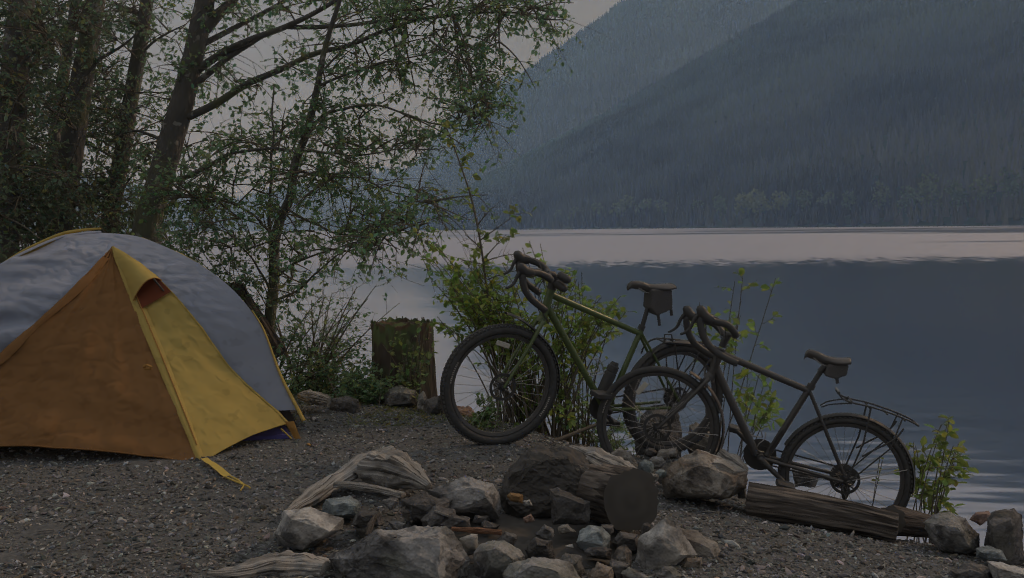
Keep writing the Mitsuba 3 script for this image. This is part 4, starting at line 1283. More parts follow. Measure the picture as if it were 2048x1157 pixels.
tree('edge_tree', 'dark tree at the left edge, its trunk half hidden in leaves',
     A([(4, 640), (8, 440), (16, 330), (26, 200), (36, 90), (46, -20), (56, -200)], 7.6), [.14, .13, .12, .112, .105, .095, .07],
     [(A([(20, 280), (-30, 230), (-80, 210)], 7.5), .02, .006, 16), (A([(30, 150), (60, 110), (100, 90), (130, 95)], 7.5), .018, .005, 22)],
     cl(rt, [(-60, -30, 80, 140, 7, 8, 12, .24, 18), (-60, 140, 70, 300, 6.8, 7.8, 10, .22, 20), (-60, 300, 90, 460, 6.6, 7.6, 12, .22, 24)]), 106, (.175, .245, .175), .05, spray_len=.3, per=10, bare=4)


def bush(name, label, base, spread, stems, tone, seed, leaf=.045, per=8, nsp=10, slen=.22, boxes=(), depth=(5.6, 6.2), stem_r=.007, cat_name='bush', bow=.15, single_leaves=0, sub=True, droop=.2, targets=None, wood='m_twig', leaf_start=.15):
    """A many-stemmed bush: stems from the base to targets inside the boxes, twigs and leaves on their outer part."""
    r = np.random.default_rng(seed)
    b = thing(name, label, cat_name)
    base = np.asarray(base, float)
    tg = list(targets or [])
    for x0, y0, x1, y1, n in boxes:
        tg += [at(r.uniform(x0, x1), r.uniform(y0, y1), r.uniform(*depth)) for k in range(n)]
    S = []
    for k, e in enumerate(tg):
        p = base + np.array([r.normal() * spread, r.normal() * spread * .7, 0])
        p[2] = max(gz(p[0], p[1]), -.75) - .05
        L = np.linalg.norm(e - p)
        m = p * .5 + e * .5 + np.array([(p[0] - e[0]) * (.22 if bow else .08), (p[1] - e[1]) * .2, L * bow * .5]) + r.normal(size=3) * .03 * L
        s = np.linspace(0, 1, 16)[:, None]
        q = p * (1 - s) ** 2 + 2 * m * s * (1 - s) + e * s ** 2
        if stems:
            part(b, 'stem', tube(q, np.linspace(stem_r * r.uniform(.7, 1.3), .0022, 16), 6, False), wood, True)
        S.append((q, L))
    sp = np.concatenate([sprays(r, q, nsp, slen, .12, .9, 5, .1, leaf_start + .1) for q, L in S])
    tops = np.array([q[np.linspace(10, 15, 5).astype(int)] for q, L in S])
    tw = [twig_tubes(sp, .0022, .001)]
    v, c = leaves_on(np.concatenate([sp, tops]), r, per, leaf, tone, droop, .25)
    part(b, 'twigs', cat(tw), 'm_twig', True, None, 'stuff')
    if single_leaves:
        order = np.argsort(np.linalg.norm(v[:, 0] - CAM, axis=1) - 40 * np.linalg.norm(v[:, 3] - v[:, 0], axis=1))
        v, c = v[order], c[order]
        for k in range(min(single_leaves, len(v))):
            part(b, 'leaf', (v[k], LEAF_F), 'm_leaf', False, color=np.repeat(c[k:k + 1], 6, 0))
        v, c = v[single_leaves:], c[single_leaves:]
    if len(v):
        V, F, C = leaf_mesh(v, c)
        part(b, 'foliage', (V, F), 'm_leaf', False, None, 'stuff', color=C)
    return b


# the fresh green bush behind the green bicycle's front wheel
bush('fresh_bush', 'bright green leafy bush with many thin stems behind the front wheel of the green bicycle', (.10, 6.1, -.4), .13, True, FRESH, 201, .050, 7, 6, .16,
     [(840, 480, 950, 560, 8), (865, 520, 1010, 650, 20), (985, 540, 1070, 660, 8), (940, 560, 1010, 700, 6), (1010, 640, 1090, 860, 20)], (5.75, 6.3), .0075, single_leaves=150, leaf_start=.5)
bush('fresh_bush', 'bright green bush reaching out to the right under the top tube of the green bicycle', (.28, 6.0, -.45), .10, True, FRESH, 202, .054, 6, 5, .16,
     [(1090, 540, 1160, 600, 6), (1150, 570, 1230, 640, 6), (1200, 590, 1275, 650, 4), (1100, 620, 1210, 740, 8), (1060, 700, 1150, 850, 5)], (5.75, 6.2), .0070, single_leaves=150, leaf_start=.5)
bush('fresh_bush', 'tangle of small leaves and dead stems low between the wheels of the green bicycle', (.62, 6.1, -.5), .22, True, LIGHT, 203, .034, 6, 6, .14,
     [(1090, 780, 1210, 880, 12), (1200, 800, 1290, 880, 8), (1120, 720, 1200, 800, 5)], (5.8, 6.3), .005)
# a single tall shoot
tsh = A([(1004, 860), (985, 690), (966, 520), (946, 410), (920, 328), (894, 258)], [6.05, 6.05, 6.0, 6.0, 6.0, 6.0])
sap = thing('sapling', 'tall thin shoot with pale green leaves rising left of the green bicycle handlebar', 'sapling')
part(sap, 'stem', tube(smooth_line(tsh, 40), np.linspace(.0125, .004, 40), 8), 'm_twig', True)
r = np.random.default_rng(9)
q = smooth_line(tsh, 40)
side = [curve_to(r, at(x0, y0, 6.0), at(x1, y1, 5.95), 8, .05) for x0, y0, x1, y1 in ((962, 480, 1035, 428), (966, 520, 1012, 470), (955, 450, 985, 415), (966, 525, 1040, 508), (975, 560, 1045, 540), (963, 500, 930, 470), (968, 530, 920, 520))]
for s in side:
    part(sap, 'side_shoot', tube(s, np.linspace(.005, .002, 8), 6), 'm_twig', True)
sp = np.concatenate([sprays(r, q[14:], 34, .10, .1, 1.0, 4, 0)] + [sprays(r, s, 6, .10, .1, .8, 4, 0, .3) for s in side])
v, c = leaves_on(sp, r, 4, .055, (.27, .36, .14), .3, .3)
part(sap, 'twigs', twig_tubes(sp, .002, .001), 'm_twig', True, None, 'stuff')
for k in range(len(v)):
    if k < 180:
        part(sap, 'leaf', (v[k], LEAF_F), 'm_leaf', False, color=np.repeat(c[k:k + 1], 6, 0))
bush('grape_leaf_bush', 'cluster of lobed bright leaves just above the handlebar of the green bicycle', (.45, 6.25, -.5), .05, True, FRESH, 205, .062, 4, 3, .10, [(1035, 478, 1085, 520, 3), (1060, 490, 1082, 520, 2), (1140, 525, 1165, 570, 3)], (5.9, 6.2), .006, single_leaves=60, droop=.4)
# shoots behind the dark bicycle
bush('shore_shoot', 'upright leafy shoot sticking up behind the handlebar of the dark bicycle', (1.35, 5.9, -.6), .06, True, FRESH, 206, .062, 4, 4, .13, [(1460, 545, 1490, 565, 2), (1525, 540, 1556, 560, 1), (1455, 600, 1485, 640, 2), (1380, 602, 1425, 618, 2)], (5.55, 5.8), .004, single_leaves=120, bow=.0, leaf_start=.6)
bush('shore_shoot', 'leafy shoot bending right under the top tube of the dark bicycle', (1.45, 5.8, -.6), .06, True, FRESH, 207, .066, 4, 4, .13, [(1475, 725, 1550, 755, 3), (1475, 785, 1545, 812, 3), (1545, 780, 1595, 808, 2)], (5.5, 5.75), .004, single_leaves=120, bow=.0, leaf_start=.6)
bush('waterside_plant', 'upright green plant with pointed leaves at the water edge right of the bicycles', (2.34, 4.98, -.6), .075, True, (.26, .34, .12), 208, .060, 5, 5, .10,
     [(1862, 832, 1900, 850, 3), (1825, 880, 1865, 900, 2), (1868, 865, 1920, 900, 4), (1840, 900, 1910, 940, 3)], (4.8, 5.1), .005, single_leaves=290, cat_name='plant', leaf_start=.3)
bush('hub_plant', 'tiny sprig of yellowish leaves behind the rear wheel hub of the dark bicycle', (2.05, 5.1, -.6), .02, True, (.22, .27, .1), 209, .036, 2, 1, .04, [(1760, 912, 1778, 928, 2)], (4.98, 5.05), .003, single_leaves=30, cat_name='plant')
# dark undergrowth to the left of the stump and behind the tent
bush('shore_bush', 'dark leafy bush of fine twigs between the tent and the stump', (-1.75, 6.9, -.05), .3, True, MID, 210, .042, 7, 9, .2, [(560, 650, 640, 760, 9), (600, 720, 750, 800, 20), (560, 760, 680, 820, 12)], (6.4, 7.0), .007)
bush('shore_bush', 'bare arching stems with few leaves leaning right in front of the lake', (-1.62, 7.0, -.1), .10, True, MID, 211, .04, 3, 10, .3, [(600, 560, 700, 640, 8), (690, 560, 800, 620, 6), (640, 640, 760, 720, 8), (640, 590, 660, 600, 1)], (6.5, 7.2), .011, bow=.05)
bush('low_bush', 'low green bush at the left foot of the stump', (-1.05, 6.35, -.02), .16, True, MID, 212, .045, 8, 10, .15, [(690, 740, 760, 820, 12), (740, 770, 800, 830, 6)], (6.1, 6.5), .005)
bush('stump_ivy', 'light leaves climbing on the face of the mossy stump', (-.78, 6.2, -.05), .05, True, LIGHT, 213, .05, 3, 3, .10, [(760, 640, 860, 690, 6), (770, 690, 860, 760, 7), (790, 740, 850, 800, 4)], (6.12, 6.25), .003, single_leaves=120, cat_name='plant')
bush('tent_bush', 'bush with small dark leaves just beyond the right shoulder of the tent', (-2.3, 7.4, 0), .3, True, DARK, 214, .042, 8, 11, .22, [(370, 475, 470, 540, 7), (450, 530, 530, 620, 6), (330, 430, 420, 480, 8)], (6.8, 7.4), .008)
bush('woodland_bush', 'dense dark undergrowth at the far left behind the tent', (-4.3, 8.2, .1), .5, True, (.175, .245, .175), 215, .055, 8, 12, .3, [(-40, 250, 90, 470, 20), (60, 330, 130, 470, 9), (-40, 180, 50, 260, 8)], (7.2, 8.6), .010)
bush('woodland_bush', 'lighter undergrowth between the trunks behind the tent', (-3.5, 9.4, .1), .5, True, DARK, 216, .05, 9, 12, .3, [(130, 360, 260, 470, 18), (240, 380, 330, 470, 10), (170, 300, 330, 400, 8)], (8.6, 9.8), .009)
bush('wheel_weed', 'small leafy weed inside the lower part of the front wheel of the green bicycle', (-.16, 5.55, -.05), .07, True, LIGHT, 217, .042, 6, 5, .10, [(925, 815, 965, 860, 6), (960, 780, 1010, 860, 5)], (5.4, 5.6), .004, cat_name='plant')
# low weeds on the gravel at the right
for (px, py, label, sd) in ((1828, 1075, 'small seedling with long pale leaves beside the lichen covered boulder', 301), (1888, 1085, 'small seedling with one broad bright leaf against the lichen covered boulder', 302)):
    r = np.random.default_rng(sd)
    w = thing('seedling', label, 'seedling')
    b0 = on_ground(px, py + 8)
    part(w, 'stem', tube([b0 - [0, 0, .02], b0 + [.005, 0, .03], b0 + [.01, 0, .05]], .003, 6), 'm_twig', True)
    n = 6
    d = unit(np.stack([r.uniform(-1, 1, n), r.uniform(-.8, .3, n), r.uniform(.3, 1, n)], 1))
    L = r.uniform(.05, .095, n)
    lv_ = leaf_verts(np.repeat((b0 + [.01, 0, .035])[None], n, 0), d, unit(np.cross(d, r.normal(size=(n, 3)))), L, L * .38)
    for k in range(n):
        part(w, 'leaf', (lv_[k], LEAF_F), 'm_leaf', False, color=np.repeat(np.array([[.16, .23, .09]]) * r.uniform(.7, 1.4), 6, 0))


# ------------------------------------------------------------------ stump, logs, rocks, fire ring, gravel
def roughen(v, f, size, seed, amt):
    n = mesh_normals(v, f)
    a = meshkit.fbm(v * (4.0 / size) + seed, 4, seed) - .5
    c = np.abs(meshkit.fbm(v * (7.0 / size) + seed * 2, 3, seed + 1) - .5)
    t = v * (5.0 / size) + seed * .7
    step = np.floor(6 * meshkit.fbm(t @ np.array([[.8, .3, .1], [-.3, .9, .2], [.1, -.2, .4]]), 2, seed + 4)) / 6 - .5     # broken ledges
    return v + n * (size * amt * (a * 1.5 - c * 1.1 + .55 * step + .25 * (meshkit.noise(v * (40 / size), seed) - .5)))[:, None]


def rock(label, outline, Y, thick, m, seed, front=(), amt=.06, name='rock', fs=.62, bs=.75, group=None, dy=0.0, smooth=28, detail=15, cat_name=None):
    """A stone: its outline as seen in the photograph at distance Y, given depth towards and away from the camera; front: further corners (px, py, metres nearer)."""
    o = np.array(outline, float)
    c = o.mean(0)
    r = np.random.default_rng(seed)
    pts = [at(p[0], p[1], Y) for p in o]
    for p in o:
        q = c + (p - c) * fs * r.uniform(.8, 1.15)
        pts.append(at(q[0], q[1] + thick * 20, Y - thick * .5 * r.uniform(.6, 1.1)))
        q = c + (p - c) * bs * r.uniform(.85, 1.1)
        pts.append(at(q[0], q[1], Y + thick * .5 * r.uniform(.6, 1.1)))
    for p in front:
        pts.append(at(p[0], p[1], Y - p[2]))
    h = hull(pts)
    size = float(np.sqrt(np.prod(np.sort(h.extents)[1:])))
    h = h.subdivide_to_size(size / (detail * 1.35), max_iter=12)
    v, f = np.array(h.vertices), np.array(h.faces)
    mm = trimesh.Trimesh(v, f, process=True)
    v, f = np.array(mm.vertices), np.array(mm.faces)
    v = roughen(v, f, size, seed, amt * 1.35)
    return single(name, (v, f), m, label, cat_name or name, smooth, group)


def log(label, a, b, ra, rb, m, seed, name='log', bend=.0, sides=40, n=60, rough=.10, squash=.9, end=True, bark=14, cat_name='log'):
    a, b = np.asarray(a, float), np.asarray(b, float)
    t = thing(name, label, cat_name)
    s = np.linspace(0, 1, n)[:, None]
    c = a + (b - a) * s + np.array([0, 0, bend]) * np.sin(np.pi * s)
    rr = ra + (rb - ra) * s[:, 0]
    v, f = tube(c, rr, sides, False, squash)
    V = v.reshape(n, sides, 3)
    ang = np.arange(sides) * 2 * np.pi / sides
    cen = c[:, None]
    P = np.stack(np.broadcast_arrays(np.cos(ang)[None] * 1.3, np.sin(ang)[None] * 1.3, s * np.linalg.norm(b - a) * 2.2), -1)
    k = 1 + rough * (2 * meshkit.fbm(P * [3, 3, .9] + seed, 4, seed) - 1) * 1.2 - rough * .9 * np.maximum(0, meshkit.fbm(P * [bark / 2, bark / 2, .7] + seed, 3, seed + 2) - .52) * 4
    V = cen + (V - cen) * k[..., None]
    uv = np.stack(np.broadcast_arrays(ang[None] / (2 * np.pi) * 1.0, s * np.linalg.norm(b - a)), -1).reshape(-1, 2)
    part(t, 'trunk', (V.reshape(-1, 3), f), m, True, uv=uv)
    for e, (row, cc) in enumerate(((V[0], c[0]), (V[-1], c[-1]))):
        if not end:
            continue
        d = unit(c[0] - c[1]) * (1 if e == 0 else -1)
        rings = [cc + (row - cc) * q + d * (.012 * (1 - q) + .02 * ra * (meshkit.fbm((row - cc) * 30 * q + seed, 3, seed)[:, None] - .5)) for q in (1.0, .96, .8, .6, .4, .2)]
        w = np.concatenate(rings + [[cc + d * .012]])
        F = []
        for k2 in range(5):
            i = np.arange(sides)
            F += [np.stack([k2 * sides + i, k2 * sides + (i + 1) % sides, (k2 + 1) * sides + (i + 1) % sides], 1), np.stack([k2 * sides + i, (k2 + 1) * sides + (i + 1) % sides, (k2 + 1) * sides + i], 1)]
        i = np.arange(sides)
        F.append(np.stack([5 * sides + i, 5 * sides + (i + 1) % sides, i * 0 + 6 * sides], 1))
        uvw = np.concatenate([np.stack([np.cos(ang) * q * ra, np.sin(ang) * q * ra], 1) for q in (1.0, .96, .8, .6, .4, .2)] + [[[0, 0]]])
        part(t, 'cut_end', (w, np.vstack(F)), 'm_cut_end', True, uv=uvw)
    return t


# the old stump
def make_stump():
    n, sides = 46, 72
    base, topc = at(806, 806, 6.6), at(805, 640, 6.6)
    ang = np.arange(sides) * 2 * np.pi / sides
    s = np.linspace(0, 1, n)
    A_, S2_ = np.meshgrid(ang, s, indexing='xy')
    r0 = .236 - .012 * S2_ + .055 * np.exp(-S2_ * 7)
    furrow = meshkit.fbm(np.stack([np.cos(A_) * 5, np.sin(A_) * 5, S2_ * 1.4], -1), 4, 3) - .5
    rr = r0 * (1 + .22 * furrow + .06 * np.sin(A_ * 5 + 1) * (1 - S2_))
    top = .60 + .05 * (meshkit.fbm(np.stack([np.cos(A_[0]) * 6, np.sin(A_[0]) * 6, A_[0] * 0], -1), 3, 8) - .5) + .025 * (meshkit.noise(np.stack([np.cos(A_[0]) * 14, np.sin(A_[0]) * 14, A_[0] * 0], -1), 5) - .5)
    z = base[2] - .12 + S2_ * (top[None] + .13)
    v = np.stack([base[0] + rr * np.cos(A_), base[1] + rr * np.sin(A_), z], -1)
    q = np.stack([(np.arange(n - 1)[:, None] * sides + np.arange(sides)), (np.arange(n - 1)[:, None] * sides + (np.arange(sides) + 1) % sides),
                  (np.arange(1, n)[:, None] * sides + (np.arange(sides) + 1) % sides), (np.arange(1, n)[:, None] * sides + np.arange(sides))], -1).reshape(-1, 4)
    t = thing('stump', 'old mossy tree stump with a ragged top standing at the shore', 'stump')
    part(t, 'bark', (v.reshape(-1, 3), np.vstack([q[:, [0, 1, 2]], q[:, [0, 2, 3]]])), 'm_stump', True)
    rows = [v[-1]]
    cc = v[-1].mean(0)
    for k, w in enumerate((.93, .8, .6, .4, .2)):
        row = cc + (v[-1] - cc) * w
        row[:, 2] = cc[2] - .02 + .07 * (meshkit.fbm(row * 16, 3, 6) - .5)
        rows.append(row)
    rows = np.array(rows)
    F = []
    for k in range(5):
        i = np.arange(sides)
        F += [np.stack([k * sides + i, k * sides + (i + 1) % sides, (k + 1) * sides + (i + 1) % sides], 1), np.stack([k * sides + i, (k + 1) * sides + (i + 1) % sides, (k + 1) * sides + i], 1)]
    i = np.arange(sides)
    F.append(np.stack([5 * sides + i, 5 * sides + (i + 1) % sides, i * 0 + 6 * sides], 1))
    part(t, 'top', (np.vstack([rows.reshape(-1, 3), cc]), np.vstack(F)), 'm_stump', True)
    r = np.random.default_rng(4)
    # splinters standing on the rim, pale strips of torn bark on the face
    sp = []
    for k in range(46):
        a = r.uniform(0, 2 * np.pi)
        j = int(a / (2 * np.pi) * sides) % sides
        p = v[-1, j] * .97 + cc * .03
        sp.append(rod(p - [0, 0, .05], p + [r.normal() * .012, r.normal() * .012, r.uniform(.002, .022)], r.uniform(.006, .014), 5, .003))
    part(t, 'splinters', cat(sp), 'm_stump', 30, None, 'stuff')
    for (px, y0, y1) in ((800, 735, 782), (826, 690, 760), (838, 650, 790), (812, 715, 740)):
        a, b = at(px, y0, 6.355), at(px + 2, y1, 6.345)
        part(t, 'torn_strip', tube([a, (a + b) / 2 + [.004, -.008, 0], b], [.004, .006, .003], 5), 'm_driftwood', True)
    return t


make_stump()

def flat_wood(pts, w, th, seed, n=90, sides=36, rough=.30):
    c = smooth_line(pts, n)
    u = np.linspace(0, 1, n)
    ww, tt = np.interp(u, np.linspace(0, 1, len(w)), w), np.interp(u, np.linspace(0, 1, len(th)), th)
    t = unit(np.gradient(c, axis=0))
    sx = unit(np.cross(t, [0, 0, 1.0]))
    up = np.cross(sx, t)
    a = np.arange(sides) * 2 * np.pi / sides
    k = 1 + rough * (2 * meshkit.fbm(np.stack(np.broadcast_arrays(np.cos(a)[None] * 2.5, np.sin(a)[None] * 2.5, (u * 5)[:, None]), -1) + seed, 4, seed) - 1)
    v = c[:, None] + k[..., None] * (np.cos(a)[None, :, None] * sx[:, None] * ww[:, None, None] + np.sin(a)[None, :, None] * up[:, None] * tt[:, None, None])
    L = np.linalg.norm(np.diff(c, axis=0), axis=1).sum()
    uv = np.stack(np.broadcast_arrays(a[None] / (2 * np.pi), (u * L)[:, None]), -1).reshape(-1, 2)
    _, f = tube(c, .01, sides, True)
    v = v + unit(v - c[:, None]) * (np.minimum(ww, .1)[:, None, None] * .55 * (meshkit.fbm(v * [24, 24, 24] + seed, 4, seed + 3) - .5)[..., None] - np.minimum(ww, .08)[:, None, None] * .8 * (np.maximum(0, meshkit.fbm(np.stack(np.broadcast_arrays(np.cos(a)[None] * 4.5, np.sin(a)[None] * 4.5, (u * 4)[:, None]), -1) + seed, 3, seed + 6) - .55))[..., None])
    v = np.vstack([v.reshape(-1, 3), c[0], c[-1]])
    uv = np.vstack([uv, uv[0], uv[-1]])
    return (v, f), uv


def plank(label, pts, w, th, m, seed, name='plank', cat_name='wood'):
    (v, f), uv = flat_wood(pts, w, th, seed)
    return single(name, (v, f), m, label, cat_name, True, uv=uv)


# logs
cE, cB = at(1263, 1001, 3.58), at(1085, 952, 4.45)
lg = log('thick charred log beside the fire ring, its round dark cut end towards the camera', cE, cB, .132, .115, 'm_old_wood', 5, rough=.10, squash=1.0)
rock('big block of wood coloured black for the shade on its front, rising at the back right of the fire pit', [(1000, 1000), (1004, 948), (1052, 902), (1064, 896), (1146, 893), (1206, 940), (1212, 1000), (1190, 1052), (1012, 1052)], 3.92, .26, 'm_char_shade', 401, ((1010, 1000, .14), (1060, 915, .1), (1190, 1000, .16)), .07, 'shade_black_block', fs=.8, cat_name='wood', detail=20)  # shade of the unlit front put into the colour of the wood
plank('pale wood slab standing for the lit side of the log, sloping from the black block to the log end', [at(1140, 898, 4.05), at(1180, 915, 3.98), at(1222, 935, 3.9), at(1262, 952, 3.8)], [.03, .075, .085, .05], [.02, .04, .045, .03], 'm_driftwood', 29, 'wood_slab')  # lit upper side of the log, painted as a separate pale piece
log('big weathered log with a cracked top lying in front of the dark bicycle', at(1496, 1005, 4.42), at(1792, 1058, 4.18), .112, .085, 'm_old_wood', 7, rough=.17, bend=.01, n=110, sides=64)
log('low dark driftwood log at the water edge under the rear wheel of the dark bicycle', at(1780, 1040, 4.35), at(1915, 1062, 4.75), .08, .06, 'm_dark_wood', 8, rough=.14)
log('mossy old log lying behind the front wheel of the green bicycle', at(890, 868, 5.5), at(1050, 890, 5.35), .06, .07, 'm_dark_wood', 9, rough=.16)
log('pale short log on the shore seen through the front wheel of the green bicycle', at(985, 858, 5.75), at(1022, 868, 5.7), .035, .033, 'm_driftwood', 10, rough=.1)
log('thin bare stick slanting over the water between the wheels of the green bicycle', at(1078, 896, 5.5), at(1192, 850, 5.7), .018, .012, 'm_twig', 11, rough=.1, sides=12, end=False, name='stick', cat_name='stick')
log('fallen rotten trunk slanting behind the right shoulder of the tent', at(465, 570, 7.3), at(555, 712, 7.2), .075, .10, 'm_dark_wood', 12, rough=.2)

# the bleached root: a long flat arm and a fan shaped root end
dw = thing('driftwood_root', 'bleached driftwood root with a long flat arm lying left of the fire ring', 'driftwood')
arm = [at(575, 1028, 3.62), at(610, 1004, 3.78), at(655, 972, 3.95), at(700, 945, 4.08), at(742, 925, 4.18), at(788, 912, 4.25)]


m_, uv_ = flat_wood(arm, [.02, .045, .06, .06, .075, .06], [.012, .02, .025, .03, .045, .05], 3)
part(dw, 'arm', m_, 'm_driftwood', True, uv=uv_)
m_, uv_ = flat_wood([at(735, 925, 4.18), at(762, 935, 4.10), at(800, 945, 4.05), at(832, 958, 4.0), at(858, 975, 3.95)], [.04, .13, .11, .06, .02], [.03, .075, .085, .05, .02], 5)
part(dw, 'root_end', m_, 'm_driftwood', True, uv=uv_)
for k, (p, q) in enumerate((((790, 915), (745, 898)), ((770, 912), (738, 905)), ((800, 940), (830, 945)))):
    m_, uv_ = flat_wood([at(*p, 4.2), at((p[0] + q[0]) / 2, (p[1] + q[1]) / 2 - 2, 4.22), at(*q, 4.26)], [.02, .014, .004], [.016, .01, .003], 7 + k, 20, 10)
    part(dw, 'root', m_, 'm_driftwood', True, uv=uv_)


plank('split pale plank lying along the back of the fire ring', [at(668, 969, 3.82), at(735, 976, 3.8), at(806, 992, 3.74)], [.02, .03, .022], [.012, .016, .012], 'm_driftwood', 21)
plank('flat weathered slab of pale wood at the bottom left of the fire ring', [at(415, 1150, 3.02), at(480, 1147, 3.05), at(560, 1133, 3.12), at(655, 1140, 3.1)], [.03, .06, .085, .05], [.015, .03, .045, .03], 'm_driftwood', 22, 'wood_slab')
plank('reddish split stick lying in the fire pit', [at(903, 1058, 3.32), at(950, 1061, 3.31), at(1003, 1066, 3.3)], [.009, .012, .012], [.007, .010, .010], 'm_red_wood', 23, 'stick', 'stick')
rock('orange block of split firewood in the fire pit', [(1013, 992), (1020, 985), (1046, 990), (1047, 1008), (1020, 1002)], 3.6, .08, 'm_split_wood', 524, (), .05, 'firewood', cat_name='wood')
plank('burnt stick with pale ash standing at the left of the fire pit', [at(735, 1072, 3.3), at(742, 1050, 3.36), at(752, 1030, 3.42)], [.008, .014, .006], [.008, .012, .006], 'm_old_wood', 25, 'stick', 'stick')
plank('thin grey stick leaning in the middle of the fire pit', [at(868, 1022, 3.45), at(890, 1030, 3.43), at(910, 1036, 3.42)], [.005, .006, .004], [.004, .005, .004], 'm_driftwood', 26, 'stick', 'stick')
plank('pale splintered wood chunk lying by the dark bush left of the stump', [at(602, 790, 5.75), at(630, 797, 5.72), at(658, 803, 5.7)], [.05, .06, .04], [.03, .045, .03], 'm_driftwood', 27, 'wood_chunk')
plank('bleached jagged branch end by the crank of the dark bicycle', [at(1440, 905, 4.65), at(1465, 925, 4.6), at(1492, 942, 4.55)], [.03, .06, .03], [.02, .035, .02], 'm_driftwood', 28, 'wood_chunk')

# fire ring and shore stones
G_, P_, B_, D_, U_, E_ = 'm_rock_grey', 'm_rock_pale', 'm_rock_brown', 'm_rock_dark', 'm_rock_blue', 'm_rock_red'
rock('pale diamond shaped stone facing the camera at the left of the fire ring', [(546, 1070), (568, 1022), (622, 1012), (688, 1036), (684, 1058), (600, 1112), (580, 1104)], 3.36, .26, P_, 501, ((600, 1085, .10), (660, 1052, .05), (585, 1035, .02)), .04)
rock('large rough granite boulder with a sharp crest at the bottom of the fire ring', [(652, 1116), (720, 1072), (745, 1062), (850, 1066), (893, 1050), (912, 1058), (944, 1120), (938, 1180), (660, 1180)], 3.10, .34, G_, 502, ((900, 1075, .06), (880, 1160, .22), (720, 1120, .14)), .06, detail=22)
rock('chalk white forked stone standing in the fire ring', [(917, 1078), (938, 1080), (943, 1068), (956, 1068), (953, 1084), (957, 1106), (930, 1114)], 3.2, .05, P_, 503, (), .03)
rock('dark wedge shaped stone with a pale upper edge at the bottom of the fire ring', [(946, 1106), (962, 1088), (990, 1078), (1010, 1080), (1052, 1112), (1048, 1180), (950, 1180)], 3.12, .22, G_, 504, ((980, 1130, .14),), .05)
rock('rounded speckled granite stone at the bottom edge of the photo', [(1004, 1150), (1022, 1128), (1056, 1113), (1090, 1114), (1140, 1128), (1172, 1165), (1165, 1200), (1010, 1200)], 2.98, .26, G_, 505, (), .05, smooth=45, detail=20)
rock('bluish grey stone with a bright flat face right of the fire pit', [(1152, 1086), (1158, 1062), (1180, 1050), (1204, 1053), (1222, 1072), (1218, 1120), (1180, 1128)], 3.4, .16, U_, 506, ((1160, 1082, .09), (1205, 1092, .08)), .04)
rock('small brown stone below the bluish stone right of the fire pit', [(1222, 1118), (1232, 1095), (1252, 1089), (1262, 1104), (1264, 1160), (1226, 1160)], 3.22, .14, B_, 507, (), .06)
rock('slanting pale slab leaning against the charred log end', [(1274, 1078), (1298, 1068), (1330, 1036), (1350, 1042), (1396, 1110), (1362, 1124), (1300, 1180), (1270, 1180)], 3.34, .22, P_, 508, ((1310, 1085, .10), (1370, 1118, .06)), .035, detail=20)
rock('flat brown slab half hidden behind the slanting pale slab', [(1352, 1052), (1392, 1062), (1434, 1084), (1462, 1142), (1400, 1150), (1360, 1120)], 3.5, .2, B_, 509, ((1430, 1088, .06),), .04)
rock('low stone with a pale hollow rim behind the fire pit', [(854, 980), (898, 962), (940, 955), (985, 968), (1004, 992), (1000, 1040), (870, 1040)], 3.72, .22, G_, 510, ((900, 1010, .1), (985, 1010, .1)), .05)
rock('dark stone with one pale edge in the middle of the fire pit', [(1098, 978), (1116, 974), (1182, 1004), (1178, 1050), (1105, 1050)], 3.55, .16, D_, 511, (), .05)
rock('dark stone filling the back left of the fire pit', [(800, 1000), (850, 985), (905, 1000), (900, 1045), (810, 1045)], 3.62, .2, D_, 512, (), .06)
rock('bluish stone under the split plank at the left of the fire ring', [(640, 1022), (652, 1000), (700, 990), (726, 1005), (720, 1035), (650, 1040)], 3.66, .16, U_, 513, (), .06)
rock('pale pebble in front of the orange firewood block', [(1044, 1002), (1060, 999), (1066, 1012), (1050, 1014)], 3.55, .05, P_, 514, (), .05)
rock('small pink stone in the middle of the fire pit', [(1046, 1036), (1062, 1028), (1070, 1042), (1050, 1048)], 3.45, .05, E_, 515, (), .05)
rock('small white chip at the right of the fire pit', [(1130, 1092), (1145, 1088), (1148, 1096), (1134, 1098)], 3.34, .03, P_, 516, (), .05)
rock('big brown boulder with a broad pale top between the two bicycles', [(1326, 962), (1334, 938), (1372, 910), (1394, 900), (1445, 916), (1498, 945), (1490, 975), (1462, 1002), (1330, 998)], 4.45, .42, B_, 517, ((1345, 975, .15), (1440, 985, .16), (1405, 925, .05)), .05, detail=24)
rock('grey pale topped slab on the brown boulder between the bicycles', [(1365, 912), (1396, 899), (1448, 916), (1496, 942), (1480, 958), (1440, 950), (1405, 925)], 4.5, .3, P_, 518, (), .05)
rock('rounded brown stone below the front wheel of the dark bicycle', [(1212, 935), (1222, 905), (1240, 893), (1262, 903), (1276, 928), (1270, 950), (1215, 950)], 4.75, .2, B_, 519, (), .06)
rock('dark angular boulder behind the wheels where the bicycles overlap', [(1270, 900), (1278, 830), (1305, 806), (1350, 815), (1366, 858), (1362, 925), (1280, 930)], 5.75, .34, D_, 520, (), .05)
rock('tilted dark block at the water behind the front wheel of the dark bicycle', [(1374, 895), (1378, 850), (1392, 845), (1440, 868), (1448, 910), (1380, 915)], 5.9, .25, B_, 521, (), .04)
rock('pale upright stone at the water between the wheels', [(1404, 868), (1420, 832), (1432, 845), (1438, 890), (1408, 890)], 6.1, .12, P_, 522, (), .05)
